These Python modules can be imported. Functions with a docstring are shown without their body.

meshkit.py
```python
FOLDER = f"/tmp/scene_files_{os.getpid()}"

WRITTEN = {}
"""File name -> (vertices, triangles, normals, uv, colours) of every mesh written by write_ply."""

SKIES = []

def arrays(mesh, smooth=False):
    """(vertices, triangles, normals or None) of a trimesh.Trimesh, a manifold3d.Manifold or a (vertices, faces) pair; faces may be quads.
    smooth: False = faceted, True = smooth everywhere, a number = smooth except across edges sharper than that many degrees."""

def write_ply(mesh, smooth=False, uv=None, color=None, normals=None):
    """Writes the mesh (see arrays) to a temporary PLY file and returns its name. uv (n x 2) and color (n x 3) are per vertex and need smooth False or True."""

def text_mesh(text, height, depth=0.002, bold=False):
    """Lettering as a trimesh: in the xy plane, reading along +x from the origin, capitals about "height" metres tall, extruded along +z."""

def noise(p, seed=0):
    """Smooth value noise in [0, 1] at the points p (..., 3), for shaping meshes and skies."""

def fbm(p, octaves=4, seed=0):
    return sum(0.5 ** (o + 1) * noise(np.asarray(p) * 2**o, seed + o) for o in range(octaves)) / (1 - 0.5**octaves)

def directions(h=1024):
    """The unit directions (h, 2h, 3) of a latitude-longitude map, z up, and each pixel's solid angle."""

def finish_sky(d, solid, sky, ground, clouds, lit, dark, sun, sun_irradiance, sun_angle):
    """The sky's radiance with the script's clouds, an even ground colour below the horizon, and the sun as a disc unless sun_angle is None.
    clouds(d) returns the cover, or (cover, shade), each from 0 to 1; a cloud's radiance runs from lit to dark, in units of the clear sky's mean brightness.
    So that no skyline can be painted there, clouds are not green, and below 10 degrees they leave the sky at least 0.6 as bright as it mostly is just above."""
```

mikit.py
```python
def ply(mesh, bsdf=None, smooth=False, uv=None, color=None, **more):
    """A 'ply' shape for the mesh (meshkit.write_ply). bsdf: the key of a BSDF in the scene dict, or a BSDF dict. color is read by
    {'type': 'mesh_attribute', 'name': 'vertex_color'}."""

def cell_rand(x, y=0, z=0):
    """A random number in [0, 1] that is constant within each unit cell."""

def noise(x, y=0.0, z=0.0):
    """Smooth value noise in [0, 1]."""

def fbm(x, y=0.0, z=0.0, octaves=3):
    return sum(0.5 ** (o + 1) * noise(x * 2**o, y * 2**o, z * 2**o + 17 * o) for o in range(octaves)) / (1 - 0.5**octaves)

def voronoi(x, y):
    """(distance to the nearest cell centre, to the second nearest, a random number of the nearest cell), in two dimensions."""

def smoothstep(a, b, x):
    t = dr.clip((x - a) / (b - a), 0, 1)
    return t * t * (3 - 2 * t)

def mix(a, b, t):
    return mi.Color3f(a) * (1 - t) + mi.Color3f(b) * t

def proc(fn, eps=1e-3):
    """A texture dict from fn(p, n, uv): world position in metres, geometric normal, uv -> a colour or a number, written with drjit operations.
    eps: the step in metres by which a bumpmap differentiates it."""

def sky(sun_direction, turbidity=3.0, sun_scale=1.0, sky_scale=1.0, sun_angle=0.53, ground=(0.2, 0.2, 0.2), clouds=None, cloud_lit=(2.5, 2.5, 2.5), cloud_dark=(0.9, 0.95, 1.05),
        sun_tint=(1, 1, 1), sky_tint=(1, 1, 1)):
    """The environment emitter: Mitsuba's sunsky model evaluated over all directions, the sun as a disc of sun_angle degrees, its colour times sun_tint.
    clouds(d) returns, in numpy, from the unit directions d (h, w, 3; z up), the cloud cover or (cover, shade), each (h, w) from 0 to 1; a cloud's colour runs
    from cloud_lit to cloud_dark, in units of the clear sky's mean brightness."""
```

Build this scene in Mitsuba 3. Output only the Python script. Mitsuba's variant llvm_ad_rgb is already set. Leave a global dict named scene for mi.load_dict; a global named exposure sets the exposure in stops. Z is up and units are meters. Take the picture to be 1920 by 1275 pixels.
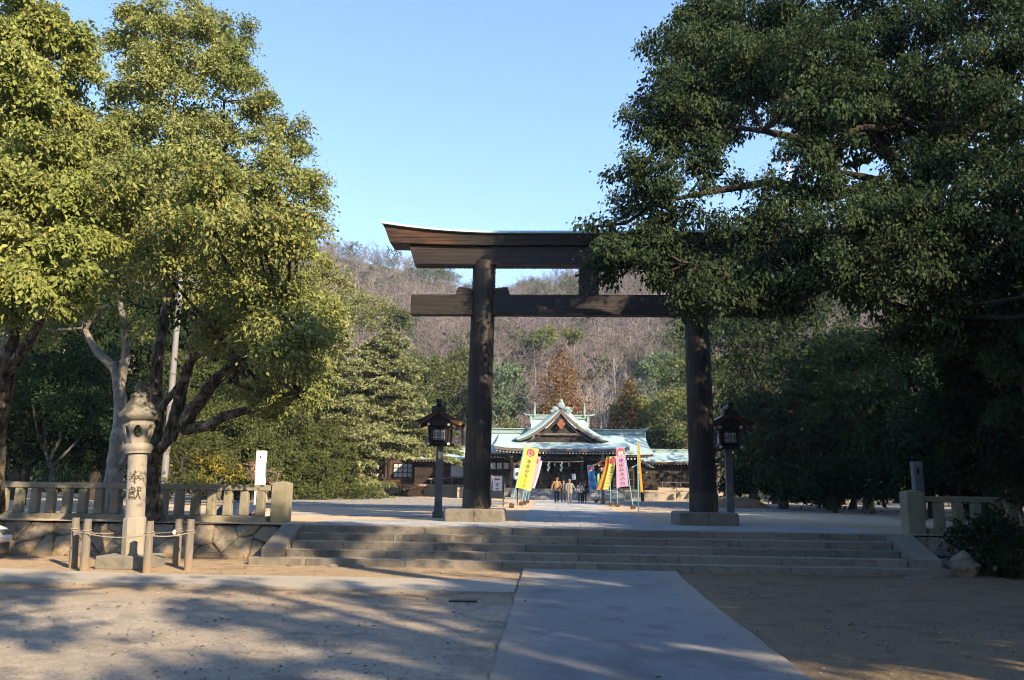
import math
import numpy as np, trimesh, manifold3d, shapely
import shapely.geometry as sg
import drjit as dr, mitsuba as mi, mikit, meshkit
from mikit import noise, fbm, voronoi, cell_rand, smoothstep, mix

T = mi.ScalarTransform4f
scene, labels = {}, {}

# ------------------------------------------------------------------ camera, sky, exposure
FOV = 2 * math.degrees(math.atan(960 / 1500))
yaw, pitch, roll = math.radians(2.75), math.radians(10.45), math.radians(0.8)
fw = np.array([-math.sin(yaw) * math.cos(pitch), math.cos(yaw) * math.cos(pitch), math.sin(pitch)])
r0 = np.array([math.cos(yaw), math.sin(yaw), 0.0])
up = np.cross(r0, fw) * math.cos(roll) - r0 * math.sin(roll)
EYE = np.array([0, 0, 1.0])
scene['camera'] = {'type': 'perspective', 'fov': FOV, 'fov_axis': 'x', 'near_clip': 0.1, 'far_clip': 3000.0,
                   'to_world': T().look_at(origin=EYE.tolist(), target=(EYE + fw).tolist(), up=up.tolist())}
SUN_AZ, SUN_EL = math.radians(41.5), math.radians(25)     # azimuth: from straight behind the camera towards the right
sun = [math.sin(SUN_AZ) * math.cos(SUN_EL), -math.cos(SUN_AZ) * math.cos(SUN_EL), math.sin(SUN_EL)]
scene['sky'] = mikit.sky(sun, turbidity=3, sun_tint=(0.92, 0.965, 1.04), sky_scale=1.15, sky_tint=(0.85, 0.93, 1.11), ground=(0.16, 0.14, 0.11))
exposure = 3.38

# ------------------------------------------------------------------ mesh helpers: a mesh is (vertices, triangles)
def rng(seed): return np.random.default_rng(seed)

def join(parts):
    vs, fs, n = [], [], 0
    for v, f in parts:
        vs.append(np.asarray(v, float)); fs.append(np.asarray(f, int) + n); n += len(v)
    return np.vstack(vs), np.vstack(fs)

def tm(m):
    if isinstance(m, tuple): return m
    if hasattr(m, 'to_mesh'):
        q = m.to_mesh(); return np.array(q.vert_properties[:, :3], float), np.array(q.tri_verts, int)
    return np.array(m.vertices), np.array(m.faces)

_B = []
for sx in (-1, 1):
    for sy in (-1, 1):
        for sz in (-1, 1):
            for k in range(3): _B.append((sx, sy, sz, k))
_B = np.array(_B)
def _chamfer(h, b):
    h, b = np.asarray(h, float), min(b, 0.49 * min(h) * 2 if min(h) > 0 else 0)
    s, k = _B[:, :3], _B[:, 3]
    off = np.full((24, 3), b); off[np.arange(24), k] = 0
    return s * (h - off)
_BF = trimesh.convex.convex_hull(_chamfer((1, 1, 1), 0.3))
_o = _chamfer((1, 1, 1), 0.3)
_map = np.array([np.argmin(((_o - v) ** 2).sum(1)) for v in _BF.vertices])
_BFACES = _map[_BF.faces]
def box(x0, x1, y0, y1, z0, z1, b=0.0):
    h = np.array([x1 - x0, y1 - y0, z1 - z0]) / 2
    c = np.array([x1 + x0, y1 + y0, z1 + z0]) / 2
    if b <= 0:
        m = trimesh.creation.box(extents=h * 2); return np.array(m.vertices) + c, np.array(m.faces)
    return _chamfer(h, min(b, 0.45 * h.min())) + c, _BFACES

def xf(m, loc=(0, 0, 0), rz=0.0, rx=0.0, ry=0.0, s=1.0):
    v, f = m
    v = v * s
    for a, i, j in ((rx, 1, 2), (ry, 2, 0), (rz, 0, 1)):
        if a:
            c, d = math.cos(a), math.sin(a); w = v.copy()
            w[:, i] = c * v[:, i] - d * v[:, j]; w[:, j] = d * v[:, i] + c * v[:, j]; v = w
    return v + np.asarray(loc, float), f

def tube(pts, rad, n=8, cap=True, wob=0.0, seed=0):
    p = np.asarray(pts, float); r = np.broadcast_to(np.asarray(rad, float), (len(p),))
    t = np.gradient(p, axis=0); t /= np.linalg.norm(t, axis=1, keepdims=True) + 1e-12
    a = np.cross(t[0], [0, 0, 1.0] if abs(t[0][2]) < 0.9 else [1.0, 0, 0]); a /= np.linalg.norm(a)
    A = []
    for i in range(len(p)):
        a = a - t[i] * (a @ t[i]); a /= np.linalg.norm(a) + 1e-12; A.append(a)
    A = np.array(A); Bv = np.cross(t, A); g = np.arange(n) * 2 * np.pi / n
    rr = r[:, None] * np.ones(n)
    if wob: rr = rr * (1 + wob * (rng(seed).random((len(p), n)) - 0.5) * 2)
    v = p[:, None] + rr[..., None] * (np.cos(g)[None, :, None] * A[:, None] + np.sin(g)[None, :, None] * Bv[:, None])
    i, j = np.meshgrid(np.arange(len(p) - 1), np.arange(n), indexing='ij')
    q = np.stack([i * n + j, i * n + (j + 1) % n, (i + 1) * n + (j + 1) % n, (i + 1) * n + j], -1).reshape(-1, 4)
    f = np.vstack([q[:, [0, 1, 2]], q[:, [0, 2, 3]]]); v = v.reshape(-1, 3)
    if cap:
        m = len(v); v = np.vstack([v, p[:1], p[-1:]]); k = np.arange(n); e = (len(p) - 1) * n
        f = np.vstack([f, np.stack([(k + 1) % n, k, 0 * k + m], 1), np.stack([e + k, e + (k + 1) % n, 0 * k + m + 1], 1)])
    return v, f

def lathe(prof, n=24, c=(0, 0, 0), twist=0.0, wob=None):
    p = np.asarray(prof, float); g = np.arange(n) * 2 * np.pi / n + twist
    r = p[:, :1] * np.ones(n)
    if wob is not None: r = r * wob(g)[None]
    v = np.stack([r * np.cos(g), r * np.sin(g), np.repeat(p[:, 1:2], n, 1)], -1).reshape(-1, 3)
    i, j = np.meshgrid(np.arange(len(p) - 1), np.arange(n), indexing='ij')
    q = np.stack([i * n + j, i * n + (j + 1) % n, (i + 1) * n + (j + 1) % n, (i + 1) * n + j], -1).reshape(-1, 4)
    f = np.vstack([q[:, [0, 1, 2]], q[:, [0, 2, 3]]])
    m = len(v); v = np.vstack([v, [[0, 0, p[0, 1]], [0, 0, p[-1, 1]]]]); k = np.arange(n); e = (len(p) - 1) * n
    f = np.vstack([f, np.stack([(k + 1) % n, k, 0 * k + m], 1), np.stack([e + k, e + (k + 1) % n, 0 * k + m + 1], 1)])
    return v + np.asarray(c, float), f

def prism(poly, depth):
    """A shapely polygon (or point list) extruded along +z."""
    poly = poly if hasattr(poly, 'geom_type') else sg.Polygon(poly)
    gs = [g for g in getattr(poly, 'geoms', [poly]) if g.area > 1e-8]
    return join([tm(trimesh.creation.extrude_polygon(g, depth, engine='earcut')) for g in gs])

def profile_x(pts, x0, x1):
    """A (y, z) outline swept along x."""
    v, f = prism(pts, x1 - x0)
    return np.stack([v[:, 2] + x0, v[:, 0], v[:, 1]], 1), f

def profile_y(pts, y0, y1):
    """An (x, z) outline swept along y."""
    v, f = prism(pts, y1 - y0)
    return np.stack([v[:, 0], v[:, 2] + y0, v[:, 1]], 1), f[:, ::-1]

def slab(P, t):
    """A grid of points (m, n, 3), facing up, made a closed sheet of thickness t below it."""
    m, n, _ = P.shape; Q = P - np.array([0, 0, t])
    v = np.vstack([P.reshape(-1, 3), Q.reshape(-1, 3)]); o = m * n
    i, j = np.meshgrid(np.arange(m - 1), np.arange(n - 1), indexing='ij')
    q = np.stack([i * n + j, (i + 1) * n + j, (i + 1) * n + j + 1, i * n + j + 1], -1).reshape(-1, 4)
    fs = [q, q[:, ::-1] + o]
    edge = [(k * n, (k + 1) * n) for k in range(m - 1)][::-1]
    for k in range(m - 1):
        fs.append([[k * n, k * n + o, (k + 1) * n + o, (k + 1) * n]])
        fs.append([[(k + 1) * n + n - 1, (k + 1) * n + n - 1 + o, k * n + n - 1 + o, k * n + n - 1]])
    for k in range(n - 1):
        fs.append([[k + 1, k + 1 + o, k + o, k]])
        e = (m - 1) * n
        fs.append([[e + k, e + k + o, e + k + 1 + o, e + k + 1]])
    q = np.vstack([np.asarray(x) for x in fs]); f = np.vstack([q[:, [0, 1, 2]], q[:, [0, 2, 3]]])
    a, b = v[f[0, 1]] - v[f[0, 0]], v[f[0, 2]] - v[f[0, 0]]
    return (v, f) if np.cross(a, b)[2] > 0 else (v, f[:, ::-1])

def sheet(P):
    m, n, _ = P.shape
    i, j = np.meshgrid(np.arange(m - 1), np.arange(n - 1), indexing='ij')
    q = np.stack([i * n + j, (i + 1) * n + j, (i + 1) * n + j + 1, i * n + j + 1], -1).reshape(-1, 4)
    f = np.vstack([q[:, [0, 1, 2]], q[:, [0, 2, 3]]]); v = P.reshape(-1, 3)
    a, b = v[f[0, 1]] - v[f[0, 0]], v[f[0, 2]] - v[f[0, 0]]
    return (v, f) if np.cross(a, b)[2] > 0 else (v, f[:, ::-1])

def grid(x, y, zf):
    X, Y = np.meshgrid(x, y, indexing='ij'); return np.stack([X, Y, zf(X, Y)], -1)

def rock(size, seed, amp=0.18, sub=2):
    m = trimesh.creation.icosphere(subdivisions=sub); v = np.array(m.vertices)
    v = v * (1 + amp * 2 * (meshkit.fbm(v * 1.7 + seed * 7.1, 3, seed) - 0.5))[:, None]
    return v * np.asarray(size, float), np.array(m.faces)

def bones(segs, edge=0.03, iters=6):
    """One continuous body: hulls of spheres along bones, unioned, refined and smoothed. segs: [(p, r, q, s), ...]"""
    def ball(p, r): return manifold3d.Manifold.sphere(r, 8).translate(list(map(float, p)))
    M = None
    for p, r, q, s in segs:
        h = manifold3d.Manifold.batch_hull([ball(p, r), ball(q, s)])
        M = h if M is None else M + h
    M = M.refine_to_length(edge)
    v, f = tm(M); m = trimesh.Trimesh(v, f, process=True)
    trimesh.smoothing.filter_taubin(m, iterations=iters)
    return np.array(m.vertices), np.array(m.faces)

# ------------------------------------------------------------------ scene helpers
def numbered(key):
    if key not in USED: USED.add(key); return key
    i = 1
    while f'{key}_{i:03d}' in USED: i += 1
    USED.add(f'{key}_{i:03d}'); return f'{key}_{i:03d}'
USED = set()
def thing(name, label, category, group=None, kind=None):
    k = numbered(name); labels[k] = {'label': label, 'category': category}
    if group: labels[k]['group'] = group
    if kind: labels[k]['kind'] = kind
    return k
def put(key, mesh, bsdf, smooth=False, color=None, **kw):
    scene[key] = mikit.ply(tm(mesh), bsdf, smooth=smooth, color=color, **kw); return key
def part(parent, name, mesh, bsdf, smooth=False, color=None, label=None, kind=None, **kw):
    k = numbered(parent + '__' + name); put(k, mesh, bsdf, smooth, color, **kw)
    if label or kind:
        labels[k] = {}
        if label: labels[k]['label'] = label
        if kind: labels[k]['kind'] = kind
    return k
def one(name, label, category, mesh, bsdf, smooth=False, color=None, group=None):
    return put(thing(name, label, category, group), mesh, bsdf, smooth, color)
def struct(name, mesh, bsdf, label=None, smooth=False, kind='structure', color=None):
    k = numbered(name); put(k, mesh, bsdf, smooth, color); labels[k] = {'kind': kind}
    if label: labels[k]['label'] = label
    return k

# ------------------------------------------------------------------ materials
KA = 0.58        # all opaque reflectances below are scaled by this
def mat(name, color, rough=0.7, spec=0.3, bump=None, bscale=0.01, eps=0.004, **kw):
    if callable(color):
        fn = color; color = lambda p, n, uv: fn(p, n, uv) * KA
    elif not isinstance(color, dict): color = [q * KA for q in color]
    d = {'type': 'principled', 'base_color': mikit.proc(color) if callable(color) else color if isinstance(color, dict) else {'type': 'rgb', 'value': list(color)},
         'roughness': mikit.proc(rough) if callable(rough) else rough, 'specular': spec, **kw}
    if bump: d = {'type': 'bumpmap', 'arbitrary': mikit.proc(bump, eps), 'scale': bscale, 'nested': d}
    scene[name] = {'type': 'twosided', 'bsdf': d}
    return name
C3 = mi.Color3f
VC = {'type': 'mesh_attribute', 'name': 'vertex_color'}

def sand_upper(p, n, uv):
    a = fbm(p.x * 0.35, p.y * 0.35, 3.0); b = fbm(p.x * 9, p.y * 9, 1.0); g = cell_rand(p.x * 60, p.y * 60)
    c = mix((0.43, 0.325, 0.23), (0.5, 0.405, 0.305), a)
    return c * (0.8 + 0.25 * b + 0.14 * g)
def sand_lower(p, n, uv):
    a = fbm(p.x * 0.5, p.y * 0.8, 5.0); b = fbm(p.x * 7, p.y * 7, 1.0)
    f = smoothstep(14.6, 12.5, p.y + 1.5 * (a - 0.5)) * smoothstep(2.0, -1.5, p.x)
    c = mix(mix(mix((0.42, 0.315, 0.215), (0.34, 0.26, 0.18), a), mix((0.27, 0.2, 0.13), (0.2, 0.15, 0.1), a), smoothstep(1.0, 3.5, p.x)), mix((0.44, 0.39, 0.325), (0.35, 0.3, 0.245), a), f)  # sand darkened right of the path to deepen the shade there
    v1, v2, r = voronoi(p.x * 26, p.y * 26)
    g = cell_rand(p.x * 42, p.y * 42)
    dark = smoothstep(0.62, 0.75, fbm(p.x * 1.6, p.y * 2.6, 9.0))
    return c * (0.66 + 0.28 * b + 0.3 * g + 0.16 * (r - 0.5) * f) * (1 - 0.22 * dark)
mat('m_sand_upper', sand_upper, 0.95, 0.1, lambda p, n, uv: fbm(p.x * 12, p.y * 12, 0.0), 0.02, 0.01)
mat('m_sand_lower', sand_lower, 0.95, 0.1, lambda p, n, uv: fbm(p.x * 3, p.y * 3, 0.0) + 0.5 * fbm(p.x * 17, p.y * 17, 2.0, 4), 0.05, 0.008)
def gravel(p, n, uv):
    v1, v2, r = voronoi(p.x * 9, p.y * 9)
    return mix((0.2, 0.19, 0.18), (0.52, 0.5, 0.47), r) * (0.55 + 0.5 * smoothstep(0.0, 0.3, v2 - v1))
mat('m_gravel', gravel, 0.9, 0.1, lambda p, n, uv: -voronoi(p.x * 9, p.y * 9)[0], 0.06, 0.01)
def concrete(p, n, uv):
    a = fbm(p.x * 0.9, p.y * 0.6, 1.0, 4); g = cell_rand(p.x * 90, p.y * 90); s = smoothstep(0.5, 0.75, fbm(p.x * 2.2 + p.y * 0.6, p.y * 1.7, 7.0, 5))
    w = voronoi(p.x * 0.35 + 0.12 * fbm(p.x * 3, p.y * 3, 1.0), p.y * 0.28 + 0.12 * fbm(p.x * 3 + 9, p.y * 3, 1.0)); k = smoothstep(0.008, 0.002, w[1] - w[0])
    e = smoothstep(0.5, 0.0, dr.minimum(p.x + 0.55, 2.6 - p.x) + 0.5 * (fbm(p.x * 4, p.y * 4, 2.0) - 0.5))
    c = mix((0.25, 0.25, 0.255), (0.33, 0.325, 0.325), a) * (0.86 + 0.22 * g) * (1 - 0.22 * s) * (1 - 0.35 * k)
    return mix(c, (0.4, 0.33, 0.25), 0.5 * e)
mat('m_concrete', concrete, 0.85, 0.2, lambda p, n, uv: fbm(p.x * 30, p.y * 30, 0.0), 0.004, 0.006)
def road_concrete(p, n, uv):
    a = fbm(p.x * 0.6, p.y * 1.4, 2.0, 4); g = cell_rand(p.x * 80, p.y * 80)
    return mix((0.36, 0.33, 0.29), (0.44, 0.4, 0.35), a) * (0.85 + 0.22 * g)
mat('m_road', road_concrete, 0.9, 0.15, lambda p, n, uv: fbm(p.x * 30, p.y * 30, 0.0), 0.004, 0.006)
def speck(p, s): return cell_rand(p.x * s, p.y * s, p.z * s)
def granite(p, n, uv):
    a = fbm(p.x * 1.3, p.y * 1.3, p.z * 1.3, 4); b = fbm(p.x * 14, p.y * 14, p.z * 14); up_ = dr.select(n.z > 0.7, 0.25, 1.0)
    st = smoothstep(0.48, 0.72, 0.5 * fbm(p.x * 9 + 2 * p.y, p.y * 4, p.z * 4, 5) + 0.5 * fbm(p.x * 0.9, p.y * 0.9 + 7, 0.0, 3)) * up_
    bl = smoothstep(0.52, 0.7, fbm(p.x * 6 + p.z * 3, p.y * 6, p.z * 7 + p.x * 2, 5))
    c = mix((0.255, 0.225, 0.19), (0.345, 0.315, 0.275), a) * (0.8 + 0.24 * b + 0.14 * speck(p, 70))
    return c * (1 - 0.4 * st) * (1 - 0.2 * bl)
mat('m_step', granite, 0.85, 0.2, lambda p, n, uv: fbm(p.x * 22, p.y * 22, p.z * 22), 0.008, 0.006)
mat('m_step_dark', lambda p, n, uv: granite(p, n, uv) * mi.Color3f(0.8, 0.8, 0.82), 0.85, 0.2, lambda p, n, uv: fbm(p.x * 22, p.y * 22, p.z * 22), 0.008, 0.006)
mat('m_step_pale', lambda p, n, uv: granite(p, n, uv) * mi.Color3f(1.12, 1.1, 1.06), 0.85, 0.2, lambda p, n, uv: fbm(p.x * 22, p.y * 22, p.z * 22), 0.008, 0.006)
def paving(p, n, uv):
    a = fbm(p.x * 0.8, p.y * 0.8, 1.0, 4); r = cell_rand(dr.floor(p.x / 0.76), dr.floor(p.y / 1.2))
    return mix((0.31, 0.32, 0.335), (0.4, 0.405, 0.41), a) * (0.82 + 0.16 * r + 0.14 * speck(p, 60))
mat('m_paving', paving, 0.8, 0.25, lambda p, n, uv: fbm(p.x * 20, p.y * 20, 0.0), 0.004, 0.006)
def path_far(p, n, uv):
    u, v = dr.abs(p.x - 1.1 - 1.333 * dr.round((p.x - 1.1 - 0.667) / 1.333) - 0.667), dr.abs(p.y / 1.3 - dr.round(p.y / 1.3)) * 1.3
    j = dr.maximum(smoothstep(0.02, 0.01, u), smoothstep(0.02, 0.01, v))
    return mix((0.36, 0.365, 0.37), (0.44, 0.44, 0.435), fbm(p.x * 0.8, p.y * 0.8, 1.0, 4)) * (1 - 0.4 * j)
mat('m_path_far', path_far, 0.8, 0.25)
def wallstone(p, n, uv):
    a = fbm(p.x * 2.2, p.y * 2.2, p.z * 2.2 + 3, 4); b = fbm(p.x * 13, p.y * 13, p.z * 13); l = smoothstep(0.5, 0.62, fbm(p.x * 5 + 9, p.y * 5, p.z * 5, 4))
    c = mix((0.36, 0.27, 0.18), (0.43, 0.37, 0.29), a)
    c = mix(c, (0.34, 0.34, 0.3), 0.8 * l)
    c = c * (1 - 0.5 * smoothstep(0.55, 0.75, fbm(p.x * 3 + 2, p.y * 3, p.z * 4 + p.x, 5)))
    low = smoothstep(-0.55, -0.8, p.z)
    return mix(c, (0.42, 0.3, 0.19), low * 0.7) * (0.7 + 0.42 * b + 0.1 * speck(p, 60))
mat('m_wallstone', wallstone, 0.92, 0.15, lambda p, n, uv: fbm(p.x * 5, p.y * 5, p.z * 5, 5), 0.14, 0.01)
mat('m_soil', lambda p, n, uv: mix((0.2, 0.13, 0.08), (0.36, 0.25, 0.15), fbm(p.x * 4, p.y * 4, p.z * 4, 4)), 0.95, 0.1, lambda p, n, uv: fbm(p.x * 9, p.y * 9, p.z * 9), 0.05, 0.01)
def fencestone(p, n, uv):
    a = fbm(p.x * 2, p.y * 2, p.z * 2 + 1, 4); b = fbm(p.x * 16, p.y * 16, p.z * 9)
    l = smoothstep(0.45, 0.65, fbm(p.x * 3 + 4, p.y * 3, p.z * 2.4, 4))
    return mix(mix((0.36, 0.32, 0.23), (0.42, 0.39, 0.31), a), (0.3, 0.28, 0.18), 0.5 * l) * (0.78 + 0.28 * b + 0.12 * speck(p, 80))
mat('m_fence', fencestone, 0.9, 0.15, lambda p, n, uv: fbm(p.x * 20, p.y * 20, p.z * 20), 0.006, 0.006)
def lanternstone(p, n, uv):
    a = fbm(p.x * 3, p.y * 3, p.z * 2 + 5, 4)
    topc = smoothstep(2.3, 2.55, p.z)
    mo = smoothstep(0.3, 0.55, fbm(p.x * 5, p.y * 5, p.z * 5, 4)) * topc
    c = mix((0.44, 0.395, 0.345), (0.51, 0.47, 0.415), a)
    c = mix(c, (0.42, 0.38, 0.22), 0.7 * smoothstep(0.1, -0.5, p.z) * smoothstep(0.35, 0.6, a))
    c = mix(c, (0.32, 0.31, 0.275), 0.85 * smoothstep(1.9, 2.45, p.z))
    return mix(c, (0.1, 0.1, 0.08), 0.85 * mo) * (0.85 + 0.2 * speck(p, 90))
mat('m_lantern', lanternstone, 0.88, 0.2, lambda p, n, uv: fbm(p.x * 30, p.y * 30, p.z * 30), 0.004, 0.005)
mat('m_carved', (0.1, 0.08, 0.06), 0.95, 0.1)
def darkwood(p, n, uv):        # upright grain, for the pillars
    g = fbm(p.x * 24, p.y * 24, p.z * 0.7, 4); w = fbm(p.x * 1.5, p.y * 1.5, p.z * 0.9 + 4, 4)
    wear = smoothstep(0.45, 0.7, w) * smoothstep(5.5, 1.0, p.z)
    c = mix((0.017, 0.013, 0.0125), (0.042, 0.033, 0.029), smoothstep(0.25, 0.8, g))
    return mix(c, (0.16, 0.115, 0.085), 0.6 * wear * smoothstep(0.2, 0.7, g))
mat('m_torii', darkwood, 0.6, 0.35, lambda p, n, uv: fbm(p.x * 26, p.y * 26, p.z * 0.8, 3), 0.012, 0.006)
def beamwood(p, n, uv):        # grain along the beams, warm sunlight on the left lintel end painted in as red
    g = fbm(p.x * 0.9, p.y * 20, p.z * 20, 4); w = fbm(p.x * 1.2, p.y * 2, p.z * 2 + 4, 3)
    red = smoothstep(0.35, 0.7, g * 0.6 + w * 0.4) * smoothstep(8.3, 8.55, p.z) * smoothstep(-2.0, -4.2, p.x)
    c = mix((0.018, 0.014, 0.013), (0.05, 0.038, 0.034), smoothstep(0.3, 0.8, g) * (0.4 + 0.8 * w))
    return mix(c, (0.22, 0.095, 0.05), 0.8 * red)
mat('m_beam', beamwood, 0.6, 0.35, lambda p, n, uv: fbm(p.x * 0.8, p.y * 26, p.z * 26, 3), 0.012, 0.006)
mat('m_collar', lambda p, n, uv: mix((0.02, 0.018, 0.018), (0.07, 0.06, 0.055), fbm(p.x * 9, p.y * 9, p.z * 2, 4)), 0.45, 0.5, metallic=0.3)
def patina(p, n, uv):
    s = fbm(p.x * 0.6, p.y * 0.4, p.z * 0.6, 3)
    c = mix((0.42, 0.6, 0.62), (0.52, 0.69, 0.71), s)
    st = smoothstep(0.5, 0.7, fbm(p.x * 2.3, p.y * 2.3, p.z * 3 + 8, 4)) * smoothstep(1.6, 0.3, dr.abs(p.x - 1.1))
    return mix(c, (0.36, 0.54, 0.52), 0.5 * st)
mat('m_patina', patina, 0.6, 0.4)
mat('m_ridge_patina', lambda p, n, uv: mix((0.26, 0.38, 0.37), (0.38, 0.52, 0.51), fbm(p.x * 3, p.y * 3, p.z * 5, 4)), 0.6, 0.4)
mat('m_torii_roof', lambda p, n, uv: mix((0.5, 0.7, 0.72), (0.6, 0.8, 0.82), fbm(p.x * 2, p.y * 4, 0.0)), 0.5, 0.5)
def housewood(p, n, uv):
    g = fbm(p.x * 8, p.y * 8, p.z * 1.5, 3)
    return mix((0.018, 0.013, 0.01), (0.06, 0.042, 0.03), g)
mat('m_housewood', housewood, 0.6, 0.35)
mat('m_brownwood', lambda p, n, uv: mix((0.075, 0.04, 0.025), (0.14, 0.08, 0.05), fbm(p.x * 3, p.y * 9, p.z * 9, 3)), 0.6, 0.35)
mat('m_redwood', lambda p, n, uv: mix((0.11, 0.035, 0.022), (0.2, 0.065, 0.04), fbm(p.x * 5, p.y * 3, p.z * 9, 3)), 0.6, 0.35)
mat('m_darkred', lambda p, n, uv: mix((0.06, 0.022, 0.017), (0.12, 0.043, 0.03), fbm(p.x * 5, p.y * 3, p.z * 9, 3)), 0.5, 0.35)
mat('m_barge', lambda p, n, uv: mix((0.13, 0.11, 0.1), (0.2, 0.175, 0.16), fbm(p.x * 3, p.y * 9, p.z * 9, 3)), 0.7, 0.3)
mat('m_blackmetal', (0.012, 0.012, 0.013), 0.35, 0.5)
mat('m_lampwood', lambda p, n, uv: mix((0.012, 0.009, 0.008), (0.03, 0.022, 0.018), fbm(p.x * 9, p.y * 9, p.z * 3, 3)), 0.5, 0.4)
mat('m_white', (1.0, 1.0, 0.98), 0.6, 0.3)
mat('m_shoji', (0.8, 0.81, 0.82), 0.7, 0.2)
mat('m_gold', (0.55, 0.36, 0.1), 0.35, 0.5, metallic=0.6)
mat('m_ornament', (0.32, 0.1, 0.045), 0.5, 0.4)
mat('m_lamppost', lambda p, n, uv: mix((0.15, 0.155, 0.165), (0.23, 0.235, 0.245), fbm(p.x * 5, p.y * 5, p.z * 3, 4)) * (0.85 + 0.25 * speck(p, 90)), 0.8, 0.25)
mat('m_post', lambda p, n, uv: mix(mix((0.2, 0.175, 0.15), (0.36, 0.32, 0.28), fbm(p.x * 40, p.y * 40, p.z * 2.5, 4)), (0.42, 0.3, 0.19), smoothstep(-0.3, -0.75, p.z + 0.25 * fbm(p.x * 9, p.y * 9, p.z * 5))), 0.9, 0.15,
    lambda p, n, uv: fbm(p.x * 60, p.y * 60, p.z * 4, 3), 0.012, 0.004)
mat('m_rope', lambda p, n, uv: mix((0.36, 0.32, 0.26), (0.55, 0.5, 0.42), fbm(p.x * 60, p.y * 60, p.z * 60)), 0.9, 0.1)
mat('m_platform', lambda p, n, uv: mix((0.47, 0.4, 0.31), (0.58, 0.51, 0.42), fbm(p.x * 1.2, p.y, p.z * 2.5, 4)) * (0.88 + 0.16 * speck(p, 25)), 0.85, 0.2)
def bark(p, n, uv):
    a = fbm(p.x * 16, p.y * 16, p.z * 4.5, 4); b = smoothstep(0.5, 0.66, fbm(p.x * 4 + 3, p.y * 4, p.z * 3, 4)); f = voronoi((p.x + p.y) * 22, p.z * 8 + 3 * p.x)
    c = mix((0.05, 0.04, 0.032), (0.24, 0.2, 0.16), smoothstep(0.3, 0.72, a))
    c = mix(c, (0.46, 0.43, 0.36), 0.55 * b)
    return c * (0.5 + 0.6 * smoothstep(0.02, 0.22, f[1] - f[0]))
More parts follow.
